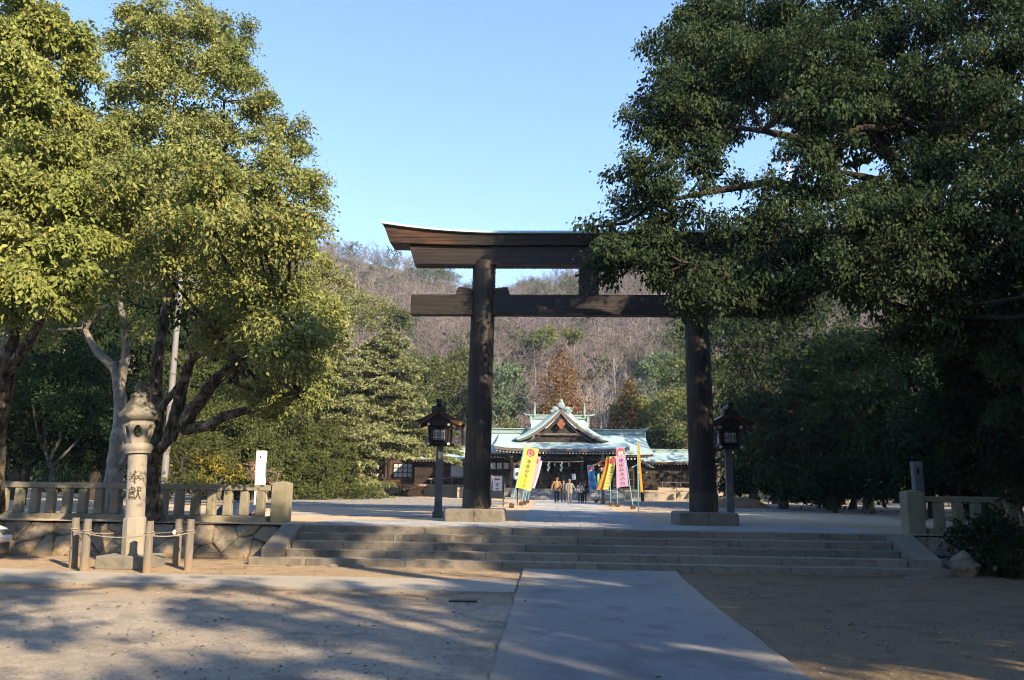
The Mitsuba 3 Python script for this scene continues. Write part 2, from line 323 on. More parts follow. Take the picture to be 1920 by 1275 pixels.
mat('m_bark', bark, 0.95, 0.1, lambda p, n, uv: fbm(p.x * 16, p.y * 16, p.z * 5, 4) + 0.4 * smoothstep(0.0, 0.3, voronoi((p.x + p.y) * 22, p.z * 8 + 3 * p.x)[1] - voronoi((p.x + p.y) * 22, p.z * 8 + 3 * p.x)[0]), 0.06, 0.008)
mat('m_palebark', lambda p, n, uv: mix(bark(p, n, uv) * 1.5, (0.5, 0.44, 0.38), 0.4), 0.95, 0.1, lambda p, n, uv: fbm(p.x * 10, p.y * 10, p.z * 3, 4), 0.05, 0.008)
mat('m_darkbark', lambda p, n, uv: mix((0.035, 0.028, 0.022), (0.1, 0.085, 0.07), fbm(p.x * 9, p.y * 9, p.z * 2, 4)), 0.95, 0.1)
mat('m_twig', VC, 0.9, 0.1)
mat('m_vc', VC, 0.75, 0.25)
mat('m_skin', (0.5, 0.3, 0.2), 0.55, 0.3)
mat('m_hair', (0.02, 0.017, 0.015), 0.5, 0.4)
mat('m_ink', (0.03, 0.025, 0.03), 0.6, 0.3)
mat('m_red', (0.8, 0.1, 0.12), 0.6, 0.3)
mat('m_cyan', (0.18, 0.62, 0.85), 0.4, 0.4)
mat('m_paper', (1.05, 1.05, 1.08), 0.6, 0.3)
mat('m_greymetal', (0.2, 0.19, 0.185), 0.5, 0.5)
mat('m_utility', lambda p, n, uv: mix((0.27, 0.265, 0.28), (0.34, 0.33, 0.34), fbm(p.x * 3, p.y * 3, p.z * 0.6)), 0.7, 0.3)
mat('m_carpaint', (1.1, 1.11, 1.12), 0.25, 0.5, clearcoat=0.8, clearcoat_gloss=0.9)
mat('m_carplastic', (0.1, 0.09, 0.1), 0.55, 0.4)
mat('m_tyre', (0.02, 0.02, 0.02), 0.85, 0.2)
scene['m_glass'] = {'type': 'thindielectric'}
mat('m_darkglass', (0.02, 0.022, 0.025), 0.08, 0.6)
mat('m_hill', lambda p, n, uv: mix((0.1, 0.08, 0.07), (0.2, 0.16, 0.135), fbm(p.x * 0.15, p.y * 0.15, p.z * 0.15, 4)), 0.95, 0.05)
mat('m_wire', (0.12, 0.12, 0.13), 0.6, 0.3)
mat('m_tarp_blue', (0.03, 0.06, 0.14), 0.5, 0.4)
mat('m_tarp_pink', lambda p, n, uv: mix((0.6, 0.5, 0.48), (0.55, 0.2, 0.17), smoothstep(0.5, 0.6, fbm(p.x * 5, p.y * 5, p.z * 7, 3))), 0.7, 0.3)
scene['m_leaf'] = {'type': 'principledthin', 'base_color': VC, 'roughness': 0.3, 'diff_trans': 0.6, 'eta': 1.5}
scene['m_leaf_gloss'] = {'type': 'principledthin', 'base_color': VC, 'roughness': 0.24, 'diff_trans': 0.5, 'eta': 1.55}
scene['m_leaf_far'] = {'type': 'principledthin', 'base_color': VC, 'roughness': 0.7, 'diff_trans': 0.45, 'eta': 1.35}
def cloth(name, c): return mat(name, c, 0.85, 0.15)
scene['m_banner'] = {'type': 'principledthin', 'base_color': VC, 'roughness': 0.8, 'diff_trans': 0.7, 'eta': 1.3}

GLYPH = {
    '奉': '-46,-31 -32,-23 -22,-14 -41,-14 -41,-6 -16,-6 -13,-2 -14,0 -34,0 -34,7 -10,7 -8,10 -9,12 -37,12 -37,20 -6,20 -4,28 -2,28 6,26 5,20 38,19 37,12 2,12 0,8 1,7 33,7 33,0 -2,0 -5,-5 41,-6 41,-14 22,-14 30,-22 46,-30 40,-37 32,-34 22,-26 21,-32 5,-32 5,-39 34,-39 35,-47 5,-47 5,-61 -4,-62 -5,-47 -36,-46 -35,-39 -5,-39 -4,-32 -21,-32 -22,-27 -33,-35 -40,-38|-11,-14 -18,-24 -5,-24 -4,-15 4,-15 5,-24 19,-23 11,-14',
    '獻': '-46,-56 -42,-45 -40,-33 -40,14 -23,14 -23,28 -15,28 -14,23 4,22 4,16 -14,16 -15,14 4,14 8,13 8,12 4,2 17,1 18,28 26,28 27,21 35,24 41,16 44,9 37,6 31,16 27,21 27,2 44,1 44,-7 28,-8 30,-21 34,-38 39,-47 45,-55 40,-62 38,-62 32,-55 23,-32 17,-49 9,-62 7,-62 3,-59 -1,-61 -7,-61 -8,-60 -10,-55 -3,-54 -3,-50 -11,-50 -11,-60 -18,-60 -18,-50 -25,-50 -26,-61 -32,-61 -33,-43 -39,-60 -40,-60|-31,-16 -32,-32 4,-32 5,-50 10,-43 15,-31 17,-17 18,-7 4,-7 3,-6 -1,-9 5,-10 5,-16 0,-17 0,-18 0,-31 -28,-31 -29,-18 -28,-17|-1,0 3,-2 4,-2 3,0 0,1|-4,0 -16,-1 -16,-3 -3,-3 -1,1 -2,1|-16,7 -16,5 -4,6 -3,4 -2,6 -2,7|-3,-40 -6,-44 -3,-44|-21,-25 -7,-25 -7,-23 -21,-23|-17,-39 -14,-44 -11,-39|-31,-3 -32,-10 -18,-10 -22,-7 -23,-2|-25,-43 -22,-43 -25,-40 -25,-40|-32,3 -23,4 -23,7 -32,7',
    '受': '-44,-55 -43,-53 -26,-50 -10,-45 -19,-37 -27,-26 -30,-25 -30,-17 25,-17 30,-20 30,-22 23,-33 10,-45 24,-50 43,-53 43,-55 39,-62 20,-58 0,-50 -19,-58 -38,-62 -40,-61|-16,-26 -7,-35 0,-40 8,-35 16,-26/-42,0 -27,0 -33,13 -39,13 -40,21 2,24 31,28 36,23 36,20 1,15 4,10 6,0 17,0 26,17 34,14 34,13 33,10 27,0 42,0 42,-21 33,-21 32,-8 -32,-8 -33,-21 -41,-21|-24,14 -18,0 -3,0 -8,15',
    '付': '-16,-2 -15,7 23,7 23,26 32,26 32,7 44,7 44,-2 32,-3 32,-52 30,-60 24,-62 5,-62 2,-55 2,-53 19,-54 23,-53 23,-3/-10,-16 -10,-14 -2,-10 7,-24 13,-36 6,-40 4,-40/-45,-13 -31,6 -20,27 -18,27 -12,25 -11,24 -13,19 -22,2 -22,-62 -31,-61 -31,-12 -40,-21',
    '祝': '-18,-57 -18,-55 -10,-51 -3,-43 0,-36 1,-27 2,-18 -8,-18 -8,21 39,21 40,-18 27,-18 27,-53 28,-54 37,-53 38,-40 40,-40 45,-43 45,-53 43,-59 39,-61 23,-61 20,-60 19,-56 18,-18 11,-18 8,-39 1,-52 -3,-57 -11,-62 -14,-62|1,-9 30,-9 30,13 1,13/-45,-27 -30,-11 -21,2 -21,3 -43,3 -43,11 -26,12 -29,16 -34,22 -34,24 -30,26 -27,27 -18,15 -20,12 -13,11 -10,9 -11,2 -20,-12 -7,-25 -10,-32 -13,-33 -19,-25 -21,-24 -21,-62 -30,-62 -30,-25 -40,-34 -42,-34',
    '建': '-45,-57 -38,-50 -33,-42 -39,-31 -41,-22 -35,-20 -34,-20 -32,-27 -29,-32 -24,-16 -25,-14 -34,-14 -39,-17 -42,-10 -33,0 -27,13 -42,14 -42,22 -22,22 -19,23 -15,20 -15,18 -21,4 -27,-5 -27,-6 -20,-5 -15,-7 -17,-23 -22,-39 -20,-43 -12,-48 2,-51 45,-51 41,-60 12,-60 -5,-59 -15,-56 -27,-49 -31,-55 -38,-62 -40,-62/-17,0 -17,7 7,7 6,12 -10,12 -11,19 6,20 7,28 15,28 16,20 36,20 37,7 43,6 43,0 37,-1 37,-14 16,-14 15,-19 39,-20 39,-26 16,-27 15,-32 42,-32 42,-40 16,-40 15,-50 7,-50 6,-40 -16,-40 -16,-32 7,-32 6,-27 -12,-27 -12,-20 7,-19 6,-14 -11,-14 -12,-7 -11,-6 6,-6 7,-1|15,-6 28,-6 29,-1 16,-1|15,7 28,7 29,12 16,12',
    '国': '-40,23 40,23 40,-62 31,-62 30,-57 -31,-57 -31,-62 -40,-61|-31,-48 31,-48 31,15 -31,15/-27,-41 -27,-34 -5,-33 -5,-20 -23,-19 -22,-11 -5,-11 -5,0 -25,0 -25,9 25,9 25,0 4,0 4,-11 23,-11 23,-20 15,-20 24,-30 22,-34 27,-34 27,-42|4,-33 17,-34 8,-23 11,-20 4,-20',
    '記': '-2,14 -2,22 39,22 39,-22 30,-23 30,-18 8,-18 8,-50 10,-51 33,-51 34,-50 36,-46 36,-36 38,-36 45,-39 43,-52 39,-59 35,-60 7,-60 3,-59 0,-56 -1,-53 -1,-9 30,-9 30,13/-45,6 -44,13 -26,13 -33,24 -33,25 -27,29 -24,26 -18,16 -20,13 -5,13 -4,12 -5,5/-41,-21 -41,-14 -8,-14 -8,-21/-40,-27 -9,-27 -9,-57 -32,-57 -33,-61 -40,-61|-17,-35 -32,-35 -32,-49 -17,-49/-40,-1 -10,0 -10,-8 -40,-8',
    '念': '-45,0 -45,1 -33,6 -19,14 -13,18 -2,30 5,27 6,26 5,23 18,14 31,7 45,1 40,-6 38,-6 17,4 -1,18 -8,11 -21,2 -38,-7 -40,-7/22,-31 23,-30 29,-28 31,-29 40,-41 44,-51 44,-53 36,-56 30,-43/-32,-13 -31,-6 4,-6 -1,-1 -10,5 -5,10 0,8 10,0 5,-6 24,-5 30,-9 29,-11 23,-19 11,-31 10,-31 4,-27 14,-17 15,-14/-23,-53 -23,-29 -14,-29 -14,-50 -12,-51 15,-51 18,-48 19,-40 27,-43 26,-51 24,-56 19,-60 -16,-60 -20,-58/-14,-24 -10,-20 -6,-20 4,-30 10,-39 3,-43 -2,-36/-45,-54 -39,-42 -35,-30 -33,-29 -28,-31 -27,-32 -28,-38 -36,-57 -38,-58',
    'の': '-40,-30 -39,-14 -32,0 -21,10 -8,15 -2,16 10,16 22,11 27,9 34,1 39,-11 40,-27 37,-35 33,-42 23,-51 9,-57 2,-57 -2,-49 11,-46 20,-41 27,-34 30,-23 30,-16 28,-8 25,-3 17,4 10,7 6,7 4,-9 -2,-30 -8,-40 -15,-48 -19,-50 -25,-50 -30,-48 -36,-42|-30,-26 -29,-33 -25,-39 -21,-39 -16,-36 -12,-29 -9,-18 -4,7 -9,6 -15,3 -23,-4 -30,-16',
    '日': '-32,21 32,21 32,-60 23,-60 22,-55 -22,-55 -23,-61 -32,-60|-22,-21 -22,-46 23,-45 23,-21|-22,12 -22,-12 23,-12 23,12',
}
def glyph(ch):
    """The character as a polygon about 1 m tall, centred on the origin."""
    ps = []
    for g in GLYPH[ch].split('/'):
        rings = [[tuple(int(q) / 100 for q in xy.split(',')) for xy in r.split(' ')] for r in g.split('|')]
        ps.append(sg.Polygon(rings[0], rings[1:]).buffer(0))
    return shapely.union_all(ps)

# ================================================================== the setting: ground, paths, gravel
def lines(*spans):
    out = []
    for a, b, s in spans: out += list(np.arange(a, b, s))
    return np.array(out + [spans[-1][1]])
def rough(X, Y, amp, base):
    w = np.exp(-((X / 40) ** 2 + ((Y - 15) / 50) ** 2))
    return base + amp * w * (meshkit.fbm(np.stack([X * 0.6, Y * 0.6, X * 0], -1), 4, 3) - 0.5)
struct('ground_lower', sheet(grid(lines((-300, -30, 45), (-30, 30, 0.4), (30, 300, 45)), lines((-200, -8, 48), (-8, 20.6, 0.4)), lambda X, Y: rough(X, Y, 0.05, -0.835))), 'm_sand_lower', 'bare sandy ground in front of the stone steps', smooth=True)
struct('ground_upper', sheet(grid(lines((-400, -30, 37), (-30, 30, 0.6), (30, 400, 37)), lines((20.62, 60, 0.6), (60, 130, 7)), lambda X, Y: rough(X, Y, 0.02, -0.012))), 'm_sand_upper', 'sandy court between the gate and the shrine', smooth=True)
def flat(poly, z, t): v, f = prism(poly, t); return v + [0, 0, z - t], f
def worn(pts, seed, amp=0.03):
    r = rng(seed); c = np.array(sg.Polygon(pts).segmentize(0.35).exterior.coords[:-1]); return c + amp * (r.random(c.shape) - 0.5)
struct('path_lower', flat(worn([(-0.56, 18.74), (-0.55, -20), (2.5, -20), (2.56, 8), (2.63, 13.5), (2.76, 17), (2.87, 18.74)], 1), -0.792, 0.1), 'm_concrete', 'smooth grey concrete path leading to the steps')
struct('road_strip', flat(worn([(-60, 17.3), (-20, 17.1), (-11.4, 16.78), (-8.2, 16.33), (-5, 16.38), (-0.6, 16.41), (-0.6, 14.55), (-3.3, 14.54), (-6.9, 14.8), (-10, 14.66), (-20, 14.5), (-60, 14.4)], 2, 0.05), -0.798, 0.1), 'm_road', 'pale concrete strip crossing in front of the steps')
struct('side_path', flat([(-60, 31), (-4.2, 28.6), (-4.2, 27.3), (-60, 29.2)], 0.012, 0.06), 'm_paving', 'stone strip running left behind the fence')
def blob_poly(pts, seed, amp=0.8):
    q = sg.Polygon(pts).segmentize(1.5); r = rng(seed)
    return sg.Polygon([(x + amp * (r.random() - 0.5), y + amp * (r.random() - 0.5)) for x, y in q.exterior.coords[:-1]]).buffer(0.3)
struct('gravel', flat(blob_poly([(-34, 49), (-20, 43), (-9, 38.5), (-3.4, 38), (-3.2, 62), (-14, 76), (-34, 72)], 3), 0.0, 0.05), 'm_gravel', 'grey gravel left of the upper path')
struct('gravel', flat(blob_poly([(5.2, 41), (14, 41.5), (24, 43), (22, 60), (13, 70), (5.6, 68)], 4), 0.0, 0.05), 'm_gravel', 'grey gravel right of the upper path')
# the paved terrace and the upper path, slab by slab as far as they can be told apart
struct('path_upper', flat([(-0.9, 40.4), (3.1, 40.4), (3.1, 72), (-0.9, 72)], 0.008, 0.08), 'm_path_far', 'pale stone path leading to the shrine hall')
r = rng(11)
for k in range(12):
    for c in range(3):
        y0, x0 = 24.15 + k * 1.35, -0.9 + c * 1.3333
        part('path_upper', 'slab', box(x0 + 0.006, x0 + 1.327, y0 + 0.006, y0 + 1.344, -0.06, 0.008 + 0.006 * r.random(), 0.006), 'm_paving')
struct('terrace', flat([(-6.3, 20.7), (8.4, 20.7), (8.4, 24.1), (-6.3, 24.1)], -0.004, 0.06), 'm_soil', 'paved band at the head of the steps')
for k in range(3):
    n = 19 if k % 2 == 0 else 20; xs = np.linspace(-6.3, 8.4, n + 1) + 0.0
    if k % 2: xs[1:-1] -= 0.2
    for a, b in zip(xs[:-1], xs[1:]):
        part('terrace', 'slab', box(a + 0.006, b - 0.006, 20.86 + k * 1.08, 20.86 + k * 1.08 + 1.068, -0.08, 0.004 + 0.007 * r.random(), 0.008), 'm_paving')

# ================================================================== the stone steps
st = thing('stone_steps', 'wide flight of five weathered granite steps below the gate', 'steps')
r = rng(5)
for k in range(1, 6):
    x0, x1 = (-6.93, 8.92) if k == 1 else (-6.19, 8.17) if k < 5 else (-6.42, 8.6)
    yf, top = 18.8 + 0.4 * (k - 1), -0.83 + 0.166 * k
    cuts = [x0]; x = x0 + (1.1 if k % 2 else 2.2) + 0.3 * r.random()
    while x < x1 - 0.6: cuts.append(x); x += 2.1 + 0.25 * r.random()
    cuts.append(x1)
    for a, b in zip(cuts[:-1], cuts[1:]):
        j = 0.014 * (r.random() - 0.5)
        v, f = box(a + 0.004, b - 0.004, yf + j, yf + 0.62, top - 0.26, top + 0.5 * j, 0.011)
        part(st, 'step_block', (v, f), ('m_step', 'm_step', 'm_step_dark', 'm_step_pale')[int(4 * r.random())])
for x0, x1, w in ((-6.69, -6.21, 'left'), (8.19, 8.79, 'right')):
    part(st, 'balustrade', profile_x([(18.95, -0.67), (18.95, -0.47), (20.36, 0.012), (20.66, 0.012), (20.66, -0.72)], x0, x1), 'm_step', label=f'sloping stone side slab at the {w} end of the steps')
# loose stones at the foot of the steps
for i, (x, y, s) in enumerate([(-4.9, 18.62, 0.09), (-4.35, 18.6, 0.11), (-5.9, 18.65, 0.06), (-3.2, 18.66, 0.05), (8.0, 18.45, 0.08), (8.25, 18.5, 0.1), (7.8, 18.4, 0.06)]):
    one('loose_stone', ['pale broken stone below the lowest step, second from the left end of the row', 'pale broken stone lying below the lowest step, largest of the left four', 'small pale broken stone below the lowest step nearest its left end', 'small pale broken stone below the lowest step nearest the path', 'pale broken stone below the right end of the steps, in the middle of three', 'pale broken stone below the right end of the steps, rightmost of three', 'small pale broken stone below the right end of the steps, leftmost of three'][i], 'stone', xf(rock((s * 1.5, s * 0.7, s * 0.6), i, 0.25, 1), (x, y, -0.82)), 'm_step', group='broken stones at the foot of the steps')

# pebbles lying on the lower ground
r = rng(41); PB = trimesh.creation.icosphere(subdivisions=0); pv, pf_ = np.array(PB.vertices), np.array(PB.faces); ms = []
for _ in range(2600):
    y = 6 + 10.5 * r.random() ** 1.6; x = (2 * r.random() - 1) * 0.66 * y
    if -0.6 < x < 2.65: continue
    s = 0.006 + 0.014 * r.random() ** 2
    ms.append((pv * s * [1 + 0.6 * r.random(), 1, 0.6] + [x, y, -0.829], pf_))
k = struct('pebbles', join(ms), 'm_gravel', 'small pebbles strewn on the lower ground', kind='stuff', smooth=True); labels[k]['category'] = 'pebbles'

# ================================================================== retaining walls of irregular stones
def wall_stones(key, x0, x1, yb, yt, zb, zt, seed, cell=0.62):
    r = rng(seed); H = math.hypot(yt - yb, zt - zb); nx, nz = int((x1 - x0) / cell) + 1, 2
    pts = [(x0 + (i + 0.5 + 0.95 * (r.random() - 0.5) + 0.35 * (j % 2)) * cell * (0.98), (j + 0.5 + 0.75 * (r.random() - 0.5)) * H / nz) for i in range(-1, nx + 1) for j in range(nz)]
    pts += [(x0 + r.random() * (x1 - x0), r.random() * H) for _ in range(nx // 3)]
    rect = sg.box(x0, 0, x1, H); up_ = np.array([0, (yt - yb) / H, (zt - zb) / H]); nr = np.array([0, -(zt - zb) / H, (yt - yb) / H])
    for c in shapely.voronoi_polygons(sg.MultiPoint(pts), extend_to=rect).geoms:
        c = c.intersection(rect).buffer(-0.022).buffer(0.014, quad_segs=2).segmentize(0.14)
        if c.is_empty or c.geom_type != 'Polygon' or c.area < 0.01: continue
        ring = np.array(c.exterior.coords[:-1]); n = len(ring); cen = ring.mean(0); h = 0.03 + 0.05 * r.random()
        ring = ring + 0.025 * (r.random(ring.shape) - 0.5); rings = [(1.0, -0.14), (1.0, h * 0.35), (0.8, h * 0.85 + 0.01)]
        V = []
        for s, d in rings:
            q = cen + (ring - cen) * s
            V.append(np.stack([q[:, 0], q[:, 1] * 0, q[:, 0] * 0], 1) + q[:, 1:2] * up_ + [0, yb, zb] + nr * (d + 0.045 * (r.random((n, 1)) - 0.5) * (s < 1)))
        V.append([np.array([cen[0], yb, zb]) + cen[1] * up_ + nr * (h + 0.02)])
        v = np.vstack(V); F = []
        for k in range(2):
            for i in range(n):
                a, b = k * n + i, k * n + (i + 1) % n; F += [[a, b, b + n], [a, b + n, a + n]]
        F += [[2 * n + i, 2 * n + (i + 1) % n, 3 * n] for i in range(n)]
        f = np.array(F)
        if np.dot(np.cross(v[f[-1, 1]] - v[f[-1, 0]], v[f[-1, 2]] - v[f[-1, 0]]), nr) < 0: f = f[:, ::-1]
        part(key, 'stone', (v, f), 'm_wallstone', smooth=50)
wl = thing('retaining_wall', 'low retaining wall of irregular fitted stones under the left fence', 'wall')
part(wl, 'core', profile_x([(20.3, -0.9), (20.86, -0.07), (22.5, -0.05), (22.5, -0.9)], -60, -6.95), 'm_soil')
wall_stones(wl, -15.5, -6.93, 20.18, 20.76, -0.86, -0.05, 2)
wr = thing('retaining_wall', 'dark shaded retaining wall of stones right of the steps', 'wall')
part(wr, 'core', profile_x([(19.9, -0.9), (20.46, -0.07), (22.5, -0.05), (22.5, -0.9)], 8.95, 60), 'm_soil')
wall_stones(wr, 8.93, 14.5, 19.8, 20.36, -0.86, -0.05, 8)

# ================================================================== stone fences
def fence(label, xs, y, first, pitch, x_end, post, rail_z, seed):
    k = thing('stone_fence', label, 'fence'); d = 1 if x_end > post[0] else -1; r = rng(seed)
    px0, px1 = post
    v, f = box(px0, px1, y - 0.16, y + 0.29, -0.1, 1.04, 0.012)
    c = (px0 + px1) / 2; v2 = v.copy(); hi = v2[:, 2] > 0.98
    cap = tm(trimesh.convex.convex_hull(np.vstack([[(px0, y - 0.16, 1.035), (px1, y - 0.16, 1.035), (px1, y + 0.29, 1.035), (px0, y + 0.29, 1.035), (c, y + 0.065, 1.085)]])))
    part(k, 'end_post', join([(v, f), cap]), 'm_fence')
    a = px0 if d < 0 else px1
    edge = a + d * 0.02
    while (x_end - edge) * d > 0:
        b = edge + d * (1.85 + 0.06 * r.random()); q = sorted((edge, b - d * 0.006))
        part(k, 'rail', box(q[0], q[1], y - 0.1, y + 0.12, rail_z[0] + 0.004 * r.random(), rail_z[1] + 0.006 * r.random(), 0.014), 'm_fence')
        edge = b
    q = sorted((a + d * 0.09, x_end))
    part(k, 'sill', box(q[0], q[1], y - 0.2, y + 0.25, -0.09, 0.13, 0.02), 'm_fence')
    x = first
    while (x_end - x) * d > 0:
        v, f = box(x - 0.125, x + 0.125, y - 0.085, y + 0.105, 0.128, rail_z[0] + 0.001, 0.028)
        v = v.copy(); v[:, 0] = x + (v[:, 0] - x) * (1.02 - 0.12 * np.clip((v[:, 2] - 0.13) / 0.7, 0, 1)) + 0.01 * (r.random() - 0.5)
        part(k, 'baluster', (v, f), 'm_fence'); x += d * (pitch + 0.012 * (r.random() - 0.5))
fence('low stone fence with square balusters along the wall left of the steps', None, 22.1, -7.92, 0.455, -19, (-7.58, -7.13), (0.815, 0.972), 3)
fence('shaded stone fence with square balusters right of the steps', None, 21.3, 9.92, 0.46, 18, (9.08, 9.5), (0.79, 0.925), 4)

# ================================================================== the gate
tg = thing('torii_gate', 'large dark weathered wooden torii gate with upswept copper covered lintel', 'torii gate')
Y0 = 24.45
def pillar(xb, xt):
    zs = np.linspace(0.33, 8.0, 24); t = (zs - 0.33) / 7.67
    return tube(np.stack([xb + (xt - xb) * t, Y0 + 0 * zs, zs], 1), 0.405 - 0.045 * t, 40)
for xb, xt, w in ((-2.18, -2.08, 'left'), (4.58, 4.52, 'right')):
    p = part(tg, 'pillar', pillar(xb, xt), 'm_torii', smooth=50)
    part(p, 'collar', tube([(xb, Y0, 0.34), (xb, Y0, 0.6), (xb + 0.006, Y0, 0.93)], [0.424, 0.42, 0.416], 40), 'm_collar', smooth=50)
    # the footing: two rounded granite halves
    for s in (-1, 1):
        h = manifold3d.Manifold.batch_hull([manifold3d.Manifold.sphere(q, 16).translate([xb + s * (0.86 - q) if e else xb + s * q + s * 0.004, Y0 + yy * (0.8 - q), z]) for q, e in ((0.07, 1), (0.02, 0)) for yy in (-1, 1) for z in (0.02, 0.37 - q)])
        part(tg, 'footing_stone', h, 'm_step', smooth=40)
part(tg, 'tie_beam', box(-4.36, 6.76, Y0 - 0.17, Y0 + 0.17, 6.285, 6.93, 0.015), 'm_beam')
for xc in (-2.11, 4.55):
    for s in (-1, 1):
        part(tg, 'wedge', profile_y([(xc + s * 0.36, 6.93), (xc + s * 0.36, 7.14), (xc + s * 0.78, 7.2), (xc + s * 0.86, 6.93)], Y0 - 0.1, Y0 + 0.1), 'm_beam')
part(tg, 'centre_strut', box(0.9, 1.52, Y0 - 0.15, Y0 + 0.15, 6.93, 7.88, 0.01), 'm_beam')
def beam(fn_bot, fn_top, half_bot, half_top, d0, d1, n=41):
    """A lintel: rings across x; slanted ends because top and bottom run to different lengths."""
    u = np.linspace(-1, 1, n); V = []
    for k in range(n):
        xb, xt = u[k] * half_bot, u[k] * half_top
        V += [(1.2 + xb, Y0 - d0, fn_bot(xb)), (1.2 + xt, Y0 - d1, fn_top(xt)), (1.2 + xt, Y0 + d1, fn_top(xt)), (1.2 + xb, Y0 + d0, fn_bot(xb))]
    v = np.array(V); F = []
    for k in range(n - 1):
        for i in range(4):
            a, b = 4 * k + i, 4 * k + (i + 1) % 4; F += [[a, b, b + 4], [a, b + 4, a + 4]]
    e = 4 * (n - 1); F += [[0, 3, 2], [0, 2, 1], [e, e + 1, e + 2], [e, e + 2, e + 3]]
    f = np.array(F); m = trimesh.Trimesh(v, f, process=False)
    return (v, f) if m.volume > 0 else (v, f[:, ::-1])
cur = lambda x, a: a * np.clip((abs(x) - 2.6) / 3.9, 0, 1.2) ** 2.0
part(tg, 'lower_lintel', beam(lambda x: 7.875 + cur(x, 0.04), lambda x: 8.465 + cur(x, 0.06), 5.48, 5.66, 0.26, 0.28), 'm_beam')
part(tg, 'upper_lintel', beam(lambda x: 8.462 + cur(x, 0.1), lambda x: 8.8 + cur(x, 0.32), 6.25, 6.46, 0.42, 0.5), 'm_beam')
part(tg, 'copper_roof', beam(lambda x: 8.802 + cur(x, 0.32), lambda x: 8.88 + cur(x, 0.325), 6.5, 6.52, 0.6, 0.56), 'm_torii_roof')

# ================================================================== wooden lamps on stone posts
def lamp(label, x, y, s=1.0, roof='m_darkred', group=None):
    k = thing('shrine_lamp', label, 'lamp', group); P = lambda m: xf(m, (x, y, 0), s=s)
    pm = tube([(0, 0, 0.2), (0, 0, 1.2), (0, 0, 2.34)], [0.165, 0.155, 0.15], 4); pm = xf(pm, rz=math.pi / 4)
    part(k, 'post', P(join([pm, box(-0.17, 0.17, -0.17, 0.17, 0, 0.2, 0.02)])), 'm_lamppost')
    part(k, 'tray', P(join([box(-0.4, 0.4, -0.4, 0.4, 2.4, 2.45, 0.01)] + [box(-0.44, 0.44, a - 0.05, a + 0.05, 2.34, 2.43, 0.01) for a in (-0.3, 0.3)] + [box(a - 0.05, a + 0.05, -0.44, 0.44, 2.355, 2.445, 0.01) for a in (-0.3, 0.3)])), 'm_lampwood')
    hb, ht = 0.3, 0.345; z0, z1 = 2.45, 3.0
    frame = []
    for sx in (-1, 1):
        for sy in (-1, 1):
            frame.append(tube([(sx * hb, sy * hb, z0), (sx * ht, sy * ht, z1)], 0.05, 4))
    for sgn in (-1, 1):
        for ax in (0, 1):
            for zz, hh in ((z0 + 0.03, hb), (z1 - 0.06, ht)):
                q = [(-hh, sgn * hh, zz), (hh, sgn * hh, zz)] if ax == 0 else [(sgn * hh, -hh, zz), (sgn * hh, hh, zz)]
                frame.append(tube(q, 0.05, 4))
            for e in (-1, 1):   # side panels beside the paper window
                a, b = (0.2, 0.3) if e > 0 else (-0.3, -0.2)
                m = box(a, b, -0.012, 0.012, z0 + 0.03, z1 - 0.03) if ax == 0 else box(-0.012, 0.012, a, b, z0 + 0.03, z1 - 0.03)
                frame.append(xf(m, (0, sgn * 0.315, 0) if ax == 0 else (sgn * 0.315, 0, 0)))
    part(k, 'lamp_box', P(join(frame)), 'm_lampwood')
    for w, m in enumerate([box(-0.2, 0.2, -0.3, -0.29, z0 + 0.06, z1 - 0.1), box(-0.2, 0.2, 0.29, 0.3, z0 + 0.06, z1 - 0.1), box(-0.3, -0.29, -0.2, 0.2, z0 + 0.06, z1 - 0.1), box(0.29, 0.3, -0.2, 0.2, z0 + 0.06, z1 - 0.1)]):
        q = part(k, 'paper_window', P(m), 'm_shoji')
        if w == 0:
            bars = [box(a - 0.009, a + 0.009, -0.318, -0.302, z0 + 0.05, z1 - 0.09) for a in (-0.16, -0.035, 0.035, 0.16)] + [box(-0.2, 0.2, -0.321, -0.305, b - 0.009, b + 0.009) for b in (z0 + 0.11, z0 + 0.23, z0 + 0.3, z0 + 0.42)]
            part(q, 'lattice', P(join(bars)), 'm_lampwood')
    part(k, 'white_cap', P(join([box(sx * 0.34 - 0.045, sx * 0.34 + 0.045, -0.452, -0.43, zz - 0.04, zz + 0.04) for sx in (-1, 1) for zz in (2.39, 3.04)])), 'm_white', kind='stuff')
    u = np.linspace(-1, 1, 17); prof = lambda a: 3.52 - 0.5 * np.abs(a) ** 0.9 + 0.07 * np.abs(a) ** 4
    grd = np.array([[(0.76 * a, b, prof(a)) for b in (-0.55, 0.55)] for a in u])
    part(k, 'roof', P(slab(grd + [0, 0, 0.06], 0.05)), 'm_blackmetal')
    for b in (-0.57, 0.5):
        up_, lo = [(0.75 * a, prof(a) + 0.01) for a in u], [(0.75 * a, prof(a) - 0.12) for a in u[::-1]]
        part(k, 'gable_board', P(profile_y(up_ + lo, b, b + 0.07)), roof)
    part(k, 'gable_wall', P(profile_y([(-0.36, 2.99), (-0.36, 3.2), (0, 3.44), (0.36, 3.2), (0.36, 2.99)], -0.36, 0.36)), 'm_lampwood')
    part(k, 'eave_tip', P(join([xf(box(-0.05, 0.05, -0.575, -0.56, -0.06, 0.06), (sx * 0.735, 0, 3.045), ry=sx * 0.5) for sx in (-1, 1)])), 'm_gold', kind='stuff')
    part(k, 'ridge', P(join([box(-0.13, 0.13, -0.58, 0.58, 3.5, 3.66, 0.03), box(-0.09, 0.09, -0.6, 0.6, 3.66, 3.76, 0.03), box(-0.11, 0.11, -0.64, -0.5, 3.74, 3.87, 0.03), box(-0.11, 0.11, 0.5, 0.64, 3.74, 3.87, 0.03), box(-0.24, 0.24, -0.6, -0.5, 3.42, 3.62, 0.04)])), 'm_blackmetal')
